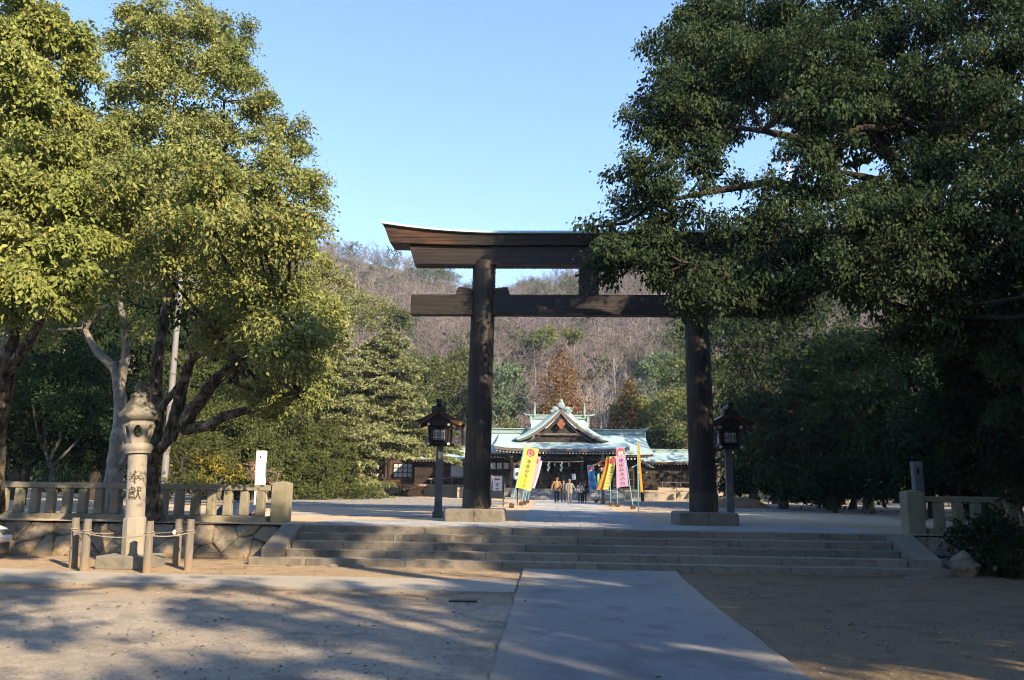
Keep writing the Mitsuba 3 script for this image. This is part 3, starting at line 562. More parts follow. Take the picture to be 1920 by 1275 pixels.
lamp('wooden lamp with dark gabled roof on a stone post left of the gate', -3.66, 26.9)
lamp('wooden lamp with dark gabled roof on a stone post right of the gate', 5.9, 26.9)
lamp('small lamp with red gabled roof on a stone post right of the upper path', 3.7, 56.2, 0.85, 'm_redwood')
lamp('red gabled lamp on a stone post mostly behind the yellow banner', -1.75, 56.2, 0.85, 'm_redwood')

# ================================================================== stone lantern in front of the left fence
LX, LY = -9.15, 17.75
sl = thing('stone_lantern', 'tall granite lantern with carved writing on its round shaft', 'stone lantern')
LN = lambda m: xf(xf(m, (0, 0, 0.83), ry=-0.055, rz=0.0), (LX, LY, -0.83))
part(sl, 'base', xf(box(-0.54, 0.54, -0.5, 0.5, -0.84, -0.56, 0.02), (LX, LY, 0)), 'm_step')
part(sl, 'octagonal_foot', LN(lathe([(0.245, -0.57), (0.235, 0.2), (0.215, 0.24)], 8, twist=math.pi / 8 + 0.2)), 'm_lantern')
part(sl, 'shaft', LN(lathe([(0.2, 0.235), (0.2, 0.58), (0.193, 0.59), (0.193, 0.605), (0.2, 0.615), (0.2, 0.66), (0.194, 0.67), (0.2, 0.68), (0.2, 1.33), (0.193, 1.34), (0.193, 1.36), (0.2, 1.37), (0.2, 1.645)], 36)), 'm_lantern', smooth=35)
part(sl, 'collar', LN(lathe([(0.27, 1.64), (0.275, 1.68), (0.29, 1.7), (0.315, 1.74), (0.315, 1.79), (0.28, 1.85)], 32)), 'm_lantern', smooth=40)
ang = np.arange(6) * np.pi / 3 + 0.42
MF = manifold3d.Manifold
hexa = lambda rr, z: np.stack([rr * np.cos(ang), rr * np.sin(ang), 0 * ang + z], 1)
body = MF.hull_points(np.vstack([hexa(0.235, 1.85), hexa(0.34, 2.27), hexa(0.29, 2.36)]))
body = body - MF.hull_points(np.vstack([hexa(0.165, 1.95), hexa(0.235, 2.3)]))
for a in ang + np.pi / 6:
    body = body - MF.cylinder(0.6, 0.088, 0.088, 16).scale([1, 1.55, 1]).rotate([90, 0, 0]).translate([0, 0, 2.12]).rotate([0, 0, math.degrees(a) + 90])
part(sl, 'light_chamber', LN(tm(body)), 'm_lantern', smooth=25)
lob = lambda g: 1 + 0.07 * np.cos(6 * (g - 0.42))
part(sl, 'roof', LN(lathe([(0.27, 2.355), (0.36, 2.4), (0.415, 2.46), (0.41, 2.54), (0.34, 2.62), (0.27, 2.73), (0.2, 2.84), (0.18, 2.9), (0.2, 2.93), (0.17, 3.0), (0.1, 3.03)], 36, wob=lob)), 'm_lantern', smooth=45)
part(sl, 'finial', LN(lathe([(0.1, 3.0), (0.11, 3.05), (0.12, 3.07), (0.13, 3.14), (0.1, 3.22), (0.03, 3.27)], 24)), 'm_lantern', smooth=45)
def wrap(ch, h, zc, rad, face):
    g = shapely.affinity.scale(glyph(ch), h, h, origin=(0, 0)).segmentize(0.03)
    v, f = prism(g, 0.004)
    a = face + v[:, 0] / rad
    return np.stack([(rad - 0.001 + v[:, 2]) * np.cos(a), (rad - 0.001 + v[:, 2]) * np.sin(a), zc + v[:, 1]], 1), f
import shapely.affinity
for ch, zc in (('奉', 1.165), ('獻', 0.82)):
    part(sl, 'carved_character', LN(wrap(ch, 0.32, zc, 0.2, -math.pi / 2 + 0.3)), 'm_carved')

# ================================================================== posts and rope round the stone lantern
posts = [(-10.28, 17.46, 0.22, -0.05), (-9.64, 16.79, 0.23, -0.03), (-8.28, 16.74, 0.21, -0.03), (-8.34, 18.2, 0.2, -0.03), (-7.71, 17.4, 0.23, -0.03), (-9.62, 18.7, 0.2, -0.04)]
plab = ['weathered wooden post, leftmost of the roped posts around the stone lantern', 'weathered wooden post second from the left, front left of the stone lantern', 'weathered wooden post in front of the right side of the stone lantern',
        'weathered wooden post behind the rightmost roped post', 'weathered wooden post, rightmost of the roped posts around the stone lantern', 'weathered wooden post half hidden behind the stone lantern']
tops = []
for i, (x, y, zt, lean) in enumerate(posts):
    zz = np.linspace(-0.9, zt, 9)
    pts = np.stack([x + lean * (zz + 0.83) / 1.05, y + 0 * zz, zz], 1); tops.append(pts[6] + [0, 0, -0.04 * (i == 5)])
    one('wooden_post', plab[i], 'post', tube(pts, np.linspace(0.088, 0.078, 9), 14, wob=0.05, seed=i), 'm_post', smooth=50, group='roped wooden posts around the stone lantern')
def span(a, b, sag, n=12):
    t = np.linspace(0, 1, n)[:, None]; p = a + (b - a) * t; p[:, 2] -= sag * 4 * (t * (1 - t))[:, 0]; return p
rope = []
for a, b, sag in ((0, 1, 0.02), (1, 2, 0.07), (2, 4, 0.05), (4, 3, 0.03), (3, 5, 0.04), (5, 0, 0.05)):
    rope.append(tube(span(tops[a] + [0, -0.088, 0], tops[b] + [0, -0.088, 0.0], sag), 0.012, 5))
for t_ in tops:
    g = np.linspace(0, 2 * np.pi, 15); rope.append(tube(t_ + np.stack([0.095 * np.cos(g), 0.095 * np.sin(g), 0.01 * g], 1), 0.013, 5))
rk = one('rope', 'pale thin rope tied round the wooden posts by the stone lantern', 'rope', join(rope), 'm_rope', smooth=True)
part(rk, 'knot', xf(rock((0.05, 0.04, 0.06), 3, 0.2, 1), tuple(tops[3] + np.array([-0.04, -0.1, -0.02]))), 'm_white')
one('wooden_post', 'short shaded wooden post at the right edge of the picture', 'post', tube([(9.47, 16.5, -0.9), (9.46, 16.5, -0.4), (9.45, 16.5, 0.03)], 0.085, 14, wob=0.05, seed=9), 'm_post', smooth=50)
one('boulder', 'rounded boulder lying right of the steps', 'boulder', xf(rock((0.3, 0.24, 0.32), 6, 0.45, 3), (9.42, 19.3, -0.66)), 'm_wallstone', smooth=50)

# ================================================================== signs and small things on the upper ground
def white_post(label, x, y, h, w, lean=0.0):
    k = thing('marker_post', label, 'sign post')
    part(k, 'post', xf(box(-w / 2, w / 2, -w / 2, w / 2, 0, h, 0.012), (x, y, 0), ry=lean), 'm_white')
    return k
k = white_post('plain white square marker post behind the left fence', -11.62, 32.3, 2.33, 0.34, -0.02)
part(k, 'mark', box(-11.66, -11.62, 32.12, 32.128, 2.03, 2.11), 'm_ink')
k = thing('marker_post', 'grey weathered square marker post behind the right fence', 'sign post')
part(k, 'post', xf(box(-0.17, 0.17, -0.17, 0.17, 0, 2.2, 0.015), (14.18, 31.9, 0), ry=-0.02), 'm_lamppost')
part(k, 'mark', box(14.08, 14.16, 31.72, 31.728, 1.72, 1.95), 'm_ink')
nb = thing('notice_board', 'grey board with white paper and red arrow beside the left gate pillar', 'notice board')
part(nb, 'panel', box(-3.08, -2.42, 43.0, 43.04, 0.42, 1.62, 0.008), 'm_greymetal')
for x in (-3.07, -2.41): part(nb, 'leg', box(x - 0.03, x + 0.03, 43.0, 43.07, 0, 1.66, 0.008), 'm_brownwood')
part(nb, 'paper', box(-2.98, -2.5, 42.985, 42.997, 0.82, 1.58), 'm_paper')
part(nb, 'arrow', xf(profile_y([(-0.17, 0), (-0.05, 0.09), (-0.05, 0.04), (0.15, 0.04), (0.15, -0.04), (-0.05, -0.04), (-0.05, -0.09)], -0.004, 0), (-2.74, 42.983, 1.42)), 'm_red')
def upright(ch, h, x, y, z):
    v, f = prism(shapely.affinity.scale(glyph(ch), h, h, origin=(0, 0)), 0.004)
    return np.stack([v[:, 0] + x, y - v[:, 2], v[:, 1] + z], 1), f
for ch, z in (('受', 1.17), ('付', 0.95)): part(nb, 'character', upright(ch, 0.21, -2.74, 42.983, z), 'm_ink')
one('stone_post', 'short grey stone post left of the shrine steps', 'post', tube([(-4.25, 76, 0), (-4.25, 76, 1.2), (-4.25, 76, 1.3)], [0.2, 0.19, 0.12], 14), 'm_lamppost', smooth=40)
g = grid(np.linspace(-1.9, 1.9, 24), np.linspace(-1.2, 1.2, 18), lambda X, Y: 0.62 * np.maximum(0, 1 - (X / 1.9) ** 2 - (Y / 1.2) ** 2) ** 0.8 * (0.6 + 0.8 * meshkit.fbm(np.stack([X * 1.6, Y * 1.6, 0 * X], -1), 4, 2)) - 0.02)
one('soil_mound', 'low heap of brown soil beside the right gate lamp', 'soil heap', xf(sheet(g), (11.4, 49.5, 0)), 'm_soil', smooth=True)
g = grid(np.linspace(-0.9, 0.9, 16), np.linspace(-0.5, 0.5, 12), lambda X, Y: 0.45 * np.maximum(0, 1 - (X / 0.9) ** 2 - (Y / 0.5) ** 2) ** 0.6 * (0.6 + 0.8 * meshkit.fbm(np.stack([X * 3, Y * 3, 0 * X], -1), 3, 5)))
one('tarpaulin', 'crumpled dark blue sheet lying behind the left fence', 'tarpaulin', xf(sheet(g), (-9.2, 24.2, 0.0)), 'm_tarp_blue', smooth=True)
one('tarpaulin', 'crumpled pale and red sheet lying behind the left fence', 'tarpaulin', xf(sheet(g), (-8.55, 24.0, 0.0), s=0.55), 'm_tarp_pink', smooth=True)
one('drain_cover', 'small dark drain slot in the lower ground left of the path', 'drain cover', box(-1.62, -1.16, 13.5, 13.58, -0.85, -0.818, 0.004), 'm_blackmetal')
bd = thing('notice_board', 'dark board with rows of white writing under the right trees', 'notice board')
part(bd, 'panel', box(17.5, 19.1, 62, 62.05, 0.4, 2.2, 0.01), 'm_brownwood')
r = rng(6)
for i in range(5):
    x = 17.6
    ms = []
    while x < 18.9: w = 0.08 + 0.12 * r.random(); ms.append(box(x, x + w, 61.985, 61.998, 2.02 - 0.33 * i, 2.13 - 0.33 * i + 0.03 * r.random())); x += w + 0.05
    part(bd, 'writing', join(ms), 'm_white', kind='stuff')
for x in (17.55, 19.05): part(bd, 'leg', box(x - 0.04, x + 0.04, 62.05, 62.1, 0, 2.25), 'm_brownwood')
rk2 = thing('fortune_rack', 'rack hung with rows of folded white paper strips under the right trees', 'rack')
for x in (19.9, 20.75, 21.6): part(rk2, 'upright', box(x - 0.03, x + 0.03, 62, 62.06, 0, 2.3), 'm_brownwood')
for i in range(9):
    z = 2.2 - 0.2 * i
    part(rk2, 'cord', tube(span(np.array([19.9, 61.98, z]), np.array([20.75, 61.98, z]), 0.05, 6), 0.008, 4), 'm_rope')
    ms = [xf(box(-0.025, 0.025, -0.01, 0.01, -0.14, 0.02), (x, 61.97, z - 0.08 - 0.03 * r.random()), ry=0.5 * (r.random() - 0.5)) for x in list(np.linspace(19.97, 20.68, 9)) + list(np.linspace(20.82, 21.53, 9))]
    part(rk2, 'paper_strips', join(ms), 'm_shoji', kind='stuff')
# utility pole behind the left trees
up_ = thing('utility_pole', 'grey concrete utility pole standing behind the left trees', 'utility pole')
part(up_, 'pole', tube([(-18.35, 38, 0), (-18.4, 38, 5), (-18.45, 38, 11.5)], [0.16, 0.145, 0.12], 20), 'm_utility', smooth=40)
part(up_, 'band', join([lathe([(0.165, z), (0.165, z + 0.06)], 20, (-18.4, 38, 0)) for z in (3.1, 4.6, 6.2)]), 'm_greymetal', kind='stuff')
# ------------------------------------------------------------------ the white car, only its nose is in the picture
car = thing('parked_car', 'white car whose nose shows at the left edge of the picture', 'car')
CX, CY = -12.85, 18.25     # front end, centre line; the car points to the right
side = [(0, 0.28), (0.02, 0.55), (-0.12, 0.72), (-0.5, 0.83), (-1.15, 0.92), (-1.75, 1.38), (-2.2, 1.47), (-3.2, 1.46), (-3.9, 1.0), (-4.15, 0.9), (-4.2, 0.35), (-4.1, 0.22), (-0.2, 0.2)]
def hullsec(sc, y): return [(x, y, z) for x, z in sc]
lower = [(x, min(z, 0.92)) for x, z in side]
bod = MF.hull_points(np.array([(x, y * (0.80 if x > -0.1 or x < -4.1 else 0.85), z) for x, z in lower if z <= 0.93 for y in (-1, 1)]))
for wx in (-0.85, -3.35):
    bod = bod - MF.cylinder(2.2, 0.36, 0.36, 28, True).rotate([90, 0, 0]).translate([wx, 0, 0.31])
CARP = lambda m: xf(m, (CX, CY, -0.83))
part(car, 'body', CARP(tm(bod)), 'm_carpaint', smooth=28)
cab = MF.hull_points(np.array([(x, y * w, z) for x, z, w in ((-1.1, 0.9, 0.78), (-1.8, 1.4, 0.6), (-2.3, 1.47, 0.58), (-3.1, 1.46, 0.58), (-3.85, 0.95, 0.74)) for y in (-1, 1)]))
part(car, 'cabin', CARP(tm(cab)), 'm_darkglass', smooth=28)
part(car, 'roof_panel', CARP(box(-3.2, -1.75, -0.58, 0.58, 1.45, 1.49, 0.02)), 'm_carpaint')
part(car, 'bumper', CARP(box(-0.3, 0.06, -0.86, 0.86, 0.42, 0.56, 0.03)), 'm_carpaint', label='white front bumper bar')
part(car, 'lower_apron', CARP(box(-0.4, 0.03, -0.84, 0.84, 0.12, 0.42, 0.04)), 'm_carplastic', label='dark lower bumper')
for s in (-1, 1):
    part(car, 'headlight', CARP(box(-0.12, 0.03, s * 0.66 - 0.14, s * 0.66 + 0.14, 0.57, 0.69, 0.03)), 'm_greymetal')
for wx in (-0.85, -3.35):
    for s in (-1, 1):
        w = part(car, 'wheel', CARP(xf(lathe([(0.2, -0.1), (0.3, -0.1), (0.31, -0.06), (0.31, 0.06), (0.3, 0.1), (0.2, 0.1)], 28), (wx, s * 0.74, 0.31), rx=math.pi / 2)), 'm_tyre', smooth=35)
        part(w, 'rim', CARP(xf(lathe([(0.2, -0.09), (0.2, 0.09)], 20), (wx, s * 0.74, 0.31), rx=math.pi / 2)), 'm_greymetal')

# ================================================================== the shrine hall
SX = 1.1                                    # its centre line
hall = thing('shrine_hall', 'dark wooden shrine hall with pale green curved copper roofs', 'shrine')
def concave(t, a=0.22): return t + a * t * (t - 1)            # 0 at the eave, 1 at the ridge, sagging between
def roof_front(x0, x1, y_e, z_e, y_r, z_r, lift=0.0, side=0.0, n=25, m=11, a=0.35):
    """A roof slope from a front eave up to a ridge; its eave corners lift, its sides splay by `side`."""
    u = np.linspace(-1, 1, n); t = np.linspace(0, 1, m); P = np.zeros((n, m, 3)); cx, hw = (x0 + x1) / 2, (x1 - x0) / 2
    for i, q in enumerate(u):
        for j, w in enumerate(t):
            P[i, j] = (cx + q * (hw + side * (1 - w) ** 2), y_e + (y_r - y_e) * w, z_e + (z_r - z_e) * concave(w, a) + lift * abs(q) ** 5 * (1 - w) ** 1.5)
    return P
def dots(x0, x1, y, z, n, s=0.05, lift=0.0):
    xs = np.linspace(x0, x1, n); c, h = (x0 + x1) / 2, (x1 - x0) / 2
    return join([box(x - s, x + s, y, y + 0.03, z - s + lift * abs((x - c) / h) ** 5, z + s + lift * abs((x - c) / h) ** 5) for x in xs])
def rafters(x0, x1, y0, y1, z0, z1, n, s=0.045, lift=0.0):
    c, h = (x0 + x1) / 2, (x1 - x0) / 2; out = []
    for x in np.linspace(x0, x1, n):
        l = lift * abs((x - c) / h) ** 5
        out.append(profile_x([(y0, z0 - s + l), (y0, z0 + s + l), (y1, z1 + s), (y1, z1 - s)], x - s, x + s))
    return join(out)
# main roof and its ridge
xm = 8.15
P = roof_front(SX - xm, SX + xm, 74.0, 4.2, 78.7, 6.28, 0.12, 0.25)
mr = part(hall, 'main_roof', slab(P, 0.16), 'm_patina', smooth=30)
Pb = roof_front(SX - xm, SX + xm, 83.4, 4.2, 78.7, 6.28, 0.12, 0.25)
part(hall, 'rear_roof', slab(Pb, 0.16), 'm_patina', smooth=30)
part(mr, 'eave_board', slab(roof_front(SX - xm + 0.02, SX + xm - 0.02, 74.05, 4.035, 75.5, 4.5, 0.12, 0.25, m=4), 0.2), 'm_housewood')
rg = part(hall, 'ridge', join([box(SX - 8.1, SX + 8.1, 78.4, 79.0, 6.2, 6.46, 0.03), box(SX - 8.1, SX + 8.1, 78.45, 78.95, 6.46, 6.6, 0.03), box(SX - 8.2, SX + 8.2, 78.3, 79.1, 6.6, 6.72, 0.04)]), 'm_ridge_patina')
for s in (-1, 1):
    part(rg, 'ridge_end', join([box(*sorted((SX + s * 8.0, SX + s * 8.25)), 78.3, 79.1, 5.75, 6.5, 0.05), tube([(SX + s * 8.1, 78.7, 6.7), (SX + s * 8.4, 78.7, 6.78), (SX + s * 8.62, 78.7, 6.98)], [0.13, 0.1, 0.04], 8)]), 'm_ridge_patina')
# the porch roof carried forward over the steps
P = roof_front(SX - 6.0, SX + 6.0, 72.4, 4.55, 78.2, 6.15, 0.24, 0.1)
pr = part(hall, 'porch_roof', slab(P, 0.1), 'm_patina', smooth=30)
part(pr, 'eave_board', slab(roof_front(SX - 5.98, SX + 5.98, 72.43, 4.445, 73.4, 4.72, 0.24, 0.1, m=4), 0.24), 'm_barge')
part(hall, 'rafters', join([rafters(SX - 5.8, SX + 5.8, 72.65, 75.5, 4.12, 4.5, 44, 0.045, 0.2), rafters(SX - 7.9, SX + 7.9, 74.3, 76.2, 3.72, 4.1, 58, 0.045, 0.1)]), 'm_housewood', kind='stuff')
part(hall, 'rafter_tips', join([dots(SX - 5.8, SX + 5.8, 72.56, 4.1, 40, 0.062, 0.2), dots(SX - 7.9, SX + 7.9, 74.2, 3.7, 54, 0.058, 0.1)]), 'm_white', kind='stuff')
# the cross gable above the porch
ga, gb, gw = 8.4, 5.62, 4.1
def gprof(q): return ga - (ga - gb) * (1 - (1 - min(abs(q), 1.0)) ** 1.6)
u = np.sign(np.linspace(-1, 1, 41)) * np.abs(np.linspace(-1, 1, 41)) ** 1.3
P = np.array([[(SX + gw * (1 + 0.1 * w) * q, y, gprof(q) + w * 0.52 * (1 - abs(q)) ** 0.6 - 0.1 * abs(q) ** 4) for y, w in ((74.7, 0), (74.9, 0.35), (75.25, 0.72), (75.8, 0.95), (76.5, 1), (81.5, 1))] for q in u])
gr = part(hall, 'gable_roof', slab(P, 0.12), 'm_patina', smooth=50)
outer = [(SX + gw * q, gprof(q) - 0.1) for q in u]
inner = [(SX + gw * 0.99 * q, gprof(q) - 0.12 - 0.42 + 0.2 * abs(q)) for q in u[::-1]]
part(gr, 'gable_board', profile_y(outer + inner, 74.72, 74.86), 'm_barge', label='grey curved gable board')
inner2 = [(SX + gw * 0.93 * q, gprof(q) - 0.56 - 0.34 + 0.2 * abs(q)) for q in u[::-1]]
outer2 = [(SX + gw * 0.93 * q, gprof(q) - 0.6) for q in u]
part(gr, 'inner_board', profile_y(outer2 + inner2, 74.95, 75.1), 'm_housewood')
part(gr, 'gable_wall', profile_y([(SX + gw * 0.93 * q, gprof(q) - 0.5) for q in u] + [(SX + 3.9, 5.5), (SX - 3.9, 5.5)], 75.3, 75.4), 'm_housewood')
part(gr, 'sill_board', box(SX - 3.0, SX + 3.0, 75.0, 75.12, 5.84, 6.06, 0.02), 'm_barge')
g = sg.Point(0, 0).buffer(0.2).union(sg.Point(-0.17, -0.28).buffer(0.2)).union(sg.Point(0.17, -0.28).buffer(0.2)).union(sg.Point(0, -0.55).buffer(0.17)).difference(sg.Point(0, -0.26).buffer(0.08))
part(gr, 'gable_ornament', xf(profile_y(np.array(g.exterior.coords[:-1]), 0, 0.12), (SX, 74.6, 7.15)), 'm_ornament', label='carved reddish pendant below the gable peak')
part(gr, 'ridge', join([box(SX - 0.2, SX + 0.2, 75.2, 81.5, 8.6, 8.95, 0.04), box(SX - 0.13, SX + 0.13, 75.15, 81.5, 8.95, 9.08, 0.04)]), 'm_ridge_patina')
part(gr, 'ridge_crest', join([xf(rock((0.34, 0.14, 0.36), 3, 0.25, 2), (SX, 74.55, 8.62)), xf(rock((0.3, 0.1, 0.22), 4, 0.3, 2), (SX - 0.55, 74.6, 8.3)), xf(rock((0.3, 0.1, 0.22), 5, 0.3, 2), (SX + 0.55, 74.6, 8.3)), xf(rock((0.2, 0.1, 0.16), 6, 0.3, 2), (SX - 0.85, 74.62, 8.06)), xf(rock((0.2, 0.1, 0.16), 7, 0.3, 2), (SX + 0.85, 74.62, 8.06)), xf(rock((0.16, 0.12, 0.2), 8, 0.2, 2), (SX, 74.55, 9.0))]), 'm_ridge_patina', smooth=40)
# walls, columns, doors
part(hall, 'wall', box(SX - 7.4, SX + 7.4, 77.0, 83, 1.0, 4.4), 'm_housewood')
for x in (-7.3, -4.4, -1.9, 1.9, 4.4, 7.3):
    part(hall, 'column', tube([(SX + x, 76.85, 1.0), (SX + x, 76.85, 4.2)], 0.17, 14), 'm_housewood', smooth=40)
for x in (-4.5, -1.85, 1.85, 4.5):
    part(hall, 'porch_column', box(SX + x - 0.15, SX + x + 0.15, 73.45, 73.75, 0.9, 4.1, 0.02), 'm_housewood')
    part(hall, 'bracket', join([box(SX + x - 0.45, SX + x + 0.45, 73.5, 73.7, 3.86, 4.02, 0.03), box(SX + x - 0.12, SX + x + 0.12, 73.1, 73.3, 3.66, 3.9, 0.03)]), 'm_barge')
part(hall, 'porch_beam', box(SX - 5.0, SX + 5.0, 73.5, 73.7, 3.5, 3.85, 0.02), 'm_housewood')
for i, x in enumerate(np.linspace(-1.45, 1.45, 4)):
    k = part(hall, 'door', box(SX + x - 0.46, SX + x + 0.46, 76.9, 76.96, 1.05, 2.9), 'm_brownwood')
    part(k, 'lattice', join([box(SX + x - 0.42 + 0.14 * q, SX + x - 0.38 + 0.14 * q, 76.86, 76.89, 1.7, 2.85) for q in range(6)] + [box(SX + x - 0.44, SX + x + 0.44, 76.84, 76.87, z - 0.02, z + 0.02) for z in (1.7, 2.1, 2.5, 2.83)]), 'm_housewood')
    part(k, 'paper_pane', box(SX + x - 0.4, SX + x + 0.4, 76.892, 76.898, 1.72, 2.82), 'm_darkglass')
for s in (-1, 1):
    for q in range(5):
        x = SX + s * (3.0 + 0.75 * q) if s > 0 else SX - 6.6 + 0.62 * q
        if s < 0:
            part(hall, 'paper_panel', box(x, x + 0.46, 75.9, 75.93, 2.72, 3.28), 'm_shoji')
    x0, x1 = (SX - 6.8, SX - 3.4) if s < 0 else (SX + 2.6, SX + 6.8)
    k = part(hall, 'lattice_window', box(x0, x1, 76.9, 76.95, 1.2, 2.7), 'm_darkglass')
    part(k, 'frame', join([box(x - 0.03, x + 0.03, 76.82, 76.9, 1.2, 2.75) for x in np.linspace(x0, x1, 9)] + [box(x0, x1, 76.8, 76.86, z - 0.04, z + 0.04) for z in (1.25, 1.9, 2.7)]), 'm_brownwood')
part(hall, 'counter', box(SX - 6.8, SX - 3.3, 75.85, 75.98, 2.6, 2.68, 0.01), 'm_brownwood')
part(hall, 'notice_paper', box(SX + 0.95, SX + 1.3, 73.38, 73.4, 1.75, 2.3), 'm_paper')
part(hall, 'offering_box', box(SX - 0.9, SX + 0.9, 74.2, 74.9, 0.95, 1.7, 0.03), 'm_brownwood')
# the sacred rope with paper streamers
sr = thing('sacred_rope', 'straw rope with white paper streamers hung across the shrine porch', 'rope')
part(sr, 'rope', tube(span(np.array([SX - 3.0, 73.4, 3.42]), np.array([SX + 2.0, 73.4, 3.42]), 0.07, 16), 0.06, 7), 'm_rope', smooth=True)
for x in (-1.15, 0.0):
    part(sr, 'paper_streamer', join([xf(box(-0.07, 0.07, -0.006, 0.006, -0.13, 0.13), (SX + x + 0.05 * (-1) ** i, 73.32, 3.22 - 0.2 * i), ry=0.2 * (-1) ** i) for i in range(4)]), 'm_white')
for x in (-1.9, -0.6, 0.7):
    part(sr, 'straw_tassel', tube([(SX + x, 73.35, 3.4), (SX + x, 73.35, 3.1), (SX + x, 73.35, 2.95)], [0.03, 0.07, 0.09], 7), 'm_rope')
# stone platform and steps of the hall
pf = thing('stone_platform', 'pale stone platform with steps carrying the shrine hall', 'platform')
part(pf, 'core', box(SX - 9.4, SX + 9.4, 73.3, 86, -0.1, 0.93), 'm_platform')
for i in range(6):
    z = 0.155 * (i + 1)
    for x0, x1 in ((-3.9, -1.3), (-1.3, 1.4), (1.4, 3.9), (3.9, 6.2)) if i else ((-4.4, -1.0), (-1.0, 2.2), (2.2, 6.2)):
        part(pf, 'step_block', box(SX + x0 + 0.01 - 0.6, SX + x1 - 0.01 - 0.6, 71.6 + 0.31 * i, 73.6, z - 0.155, z + 0.003 * i, 0.03), 'm_paving')
r = rng(21)
x = SX - 9.4
while x < SX + 9.3:
    w = 1.2 + 0.5 * r.random()
    if not (SX - 4.6 < x + w / 2 < SX + 5.2):
        part(pf, 'facing_stone', box(x + 0.01, min(x + w, SX + 9.4) - 0.01, 73.16, 73.32, -0.1, 0.7, 0.015), 'm_platform')
        part(pf, 'coping_stone', box(x + 0.006, min(x + w, SX + 9.4) - 0.006, 73.1, 73.7, 0.71, 0.95, 0.02), 'm_platform')
    x += w

# ------------------------------------------------------------------ the main sanctuary behind: ridge with forked finials
sn = thing('sanctuary', 'second roof with ridge finials rising behind the front gable', 'shrine')
Pm = roof_front(SX - 3.1, SX + 3.1, 85.5, 6.1, 89, 8.6, 0.1, 0.2); Pn = roof_front(SX - 3.1, SX + 3.1, 92.5, 6.1, 89, 8.6, 0.1, 0.2)
part(sn, 'roof', slab(Pm, 0.18), 'm_patina', smooth=30); part(sn, 'rear_roof', slab(Pn, 0.18), 'm_patina', smooth=30)
rg = part(sn, 'ridge', join([box(SX - 3.2, SX + 3.2, 88.7, 89.3, 8.5, 8.85, 0.04), box(SX - 3.5, SX + 3.5, 88.6, 89.4, 8.85, 9.0, 0.04)]), 'm_ridge_patina')
for s in (-1, 1):
    part(rg, 'ridge_end', join([box(*sorted((SX + s * 3.0, SX + s * 3.3)), 88.5, 89.5, 7.6, 8.8, 0.05), tube([(SX + s * 3.3, 89, 8.95), (SX + s * 3.7, 89, 8.98), (SX + s * 3.95, 89, 9.15)], [0.12, 0.1, 0.05], 8)]), 'm_ridge_patina')
    part(sn, 'forked_finial', join([tube([(SX + s * 2.75, 89 + q, 8.8), (SX + s * 2.75, 89 - q * 0.4, 10.35)], [0.12, 0.1], 4) for q in (-0.5, 0.5)]), 'm_ridge_patina')
part(sn, 'wall', box(SX - 2.6, SX + 2.6, 87, 91, 0.5, 6.4), 'm_housewood')
one('flag_pole', 'thin tall pole rising behind the gable peak', 'pole', tube([(SX + 0.08, 83.5, 0.5), (SX + 0.08, 83.5, 15.1)], [0.04, 0.03], 8), 'm_barge')

# ------------------------------------------------------------------ side wings
def wing(name, label, x0, x1, y, zr=5.1, ze=3.9):
    k = thing(name, label, 'building')
    part(k, 'roof', slab(roof_front(x0, x1, y - 1.2, ze, y + 2, zr - 0.15, 0.06, 0.05), 0.12), 'm_patina', smooth=30)
    part(k, 'rear_roof', slab(roof_front(x0, x1, y + 5.2, ze, y + 2, zr - 0.15, 0.06, 0.05), 0.12), 'm_patina', smooth=30)
    part(k, 'ridge', join([box(x0, x1, y + 1.75, y + 2.25, zr - 0.25, zr + 0.02, 0.03), box(x0 - 0.1, x1 + 0.1, y + 1.68, y + 2.32, zr + 0.02, zr + 0.12, 0.03)]), 'm_ridge_patina')
    part(k, 'eave_board', box(x0, x1, y - 1.16, y - 1.0, ze - 0.26, ze - 0.124, 0.01), 'm_barge')
    n = int((x1 - x0) / 0.32)
    part(k, 'rafters', rafters(x0 + 0.2, x1 - 0.2, y - 0.98, y, ze - 0.32, ze - 0.15, n), 'm_housewood', kind='stuff')
    part(k, 'rafter_tips', dots(x0 + 0.2, x1 - 0.2, y - 1.02, ze - 0.32, n, 0.045), 'm_white', kind='stuff')
    part(k, 'wall', box(x0 + 0.3, x1 - 0.3, y, y + 4, 1.15, ze + 0.1), 'm_housewood')
    for x in np.arange(x0 + 0.3, x1, 1.9): part(k, 'column', box(x - 0.09, x + 0.09, y - 0.08, y, 1.15, ze, 0.01), 'm_housewood')
    for z in (1.5, 2.3, 3.2): part(k, 'rail', box(x0 + 0.3, x1 - 0.3, y - 0.05, y - 0.002, z - 0.06, z + 0.06), 'm_housewood')
    return k
wg = wing('side_wing', 'low dark wing with green copper roof left of the shrine hall', -14.2, -7.2, 84)
part(wg, 'paper_panel', box(-10.2, -8.9, 83.85, 83.89, 2.05, 3.2, 0.005), 'm_paper')
wg2 = wing('side_wing', 'low dark wing with green copper roof right of the shrine hall', 9.4, 16.5, 84)
part(wg2, 'end_gable', profile_y([(14.4, 3.5), (15.0, 3.75), (15.6, 4.15), (16.2, 4.4), (16.2, 4.1), (15.6, 3.85), (15.0, 3.5)], 82.4, 84), 'm_housewood')
def side_platform(label, x0, x1, y, seed, h=1.2):
    k = thing('stone_platform', label, 'platform'); r = rng(seed)
    part(k, 'core', box(x0, x1, y + 0.15, y + 12, -0.1, h - 0.02), 'm_platform')
    x = x0
    while x < x1 - 0.05:
        w = min(1.7 + 0.4 * r.random(), x1 - x)
        part(k, 'facing_stone', box(x + 0.01, x + w - 0.01, y, y + 0.16, -0.1, h * 0.72, 0.015), 'm_platform')
        part(k, 'coping_stone', box(x + 0.006, x + w - 0.006, y - 0.08, y + 0.6, h * 0.73, h, 0.02), 'm_platform'); x += w
    return k
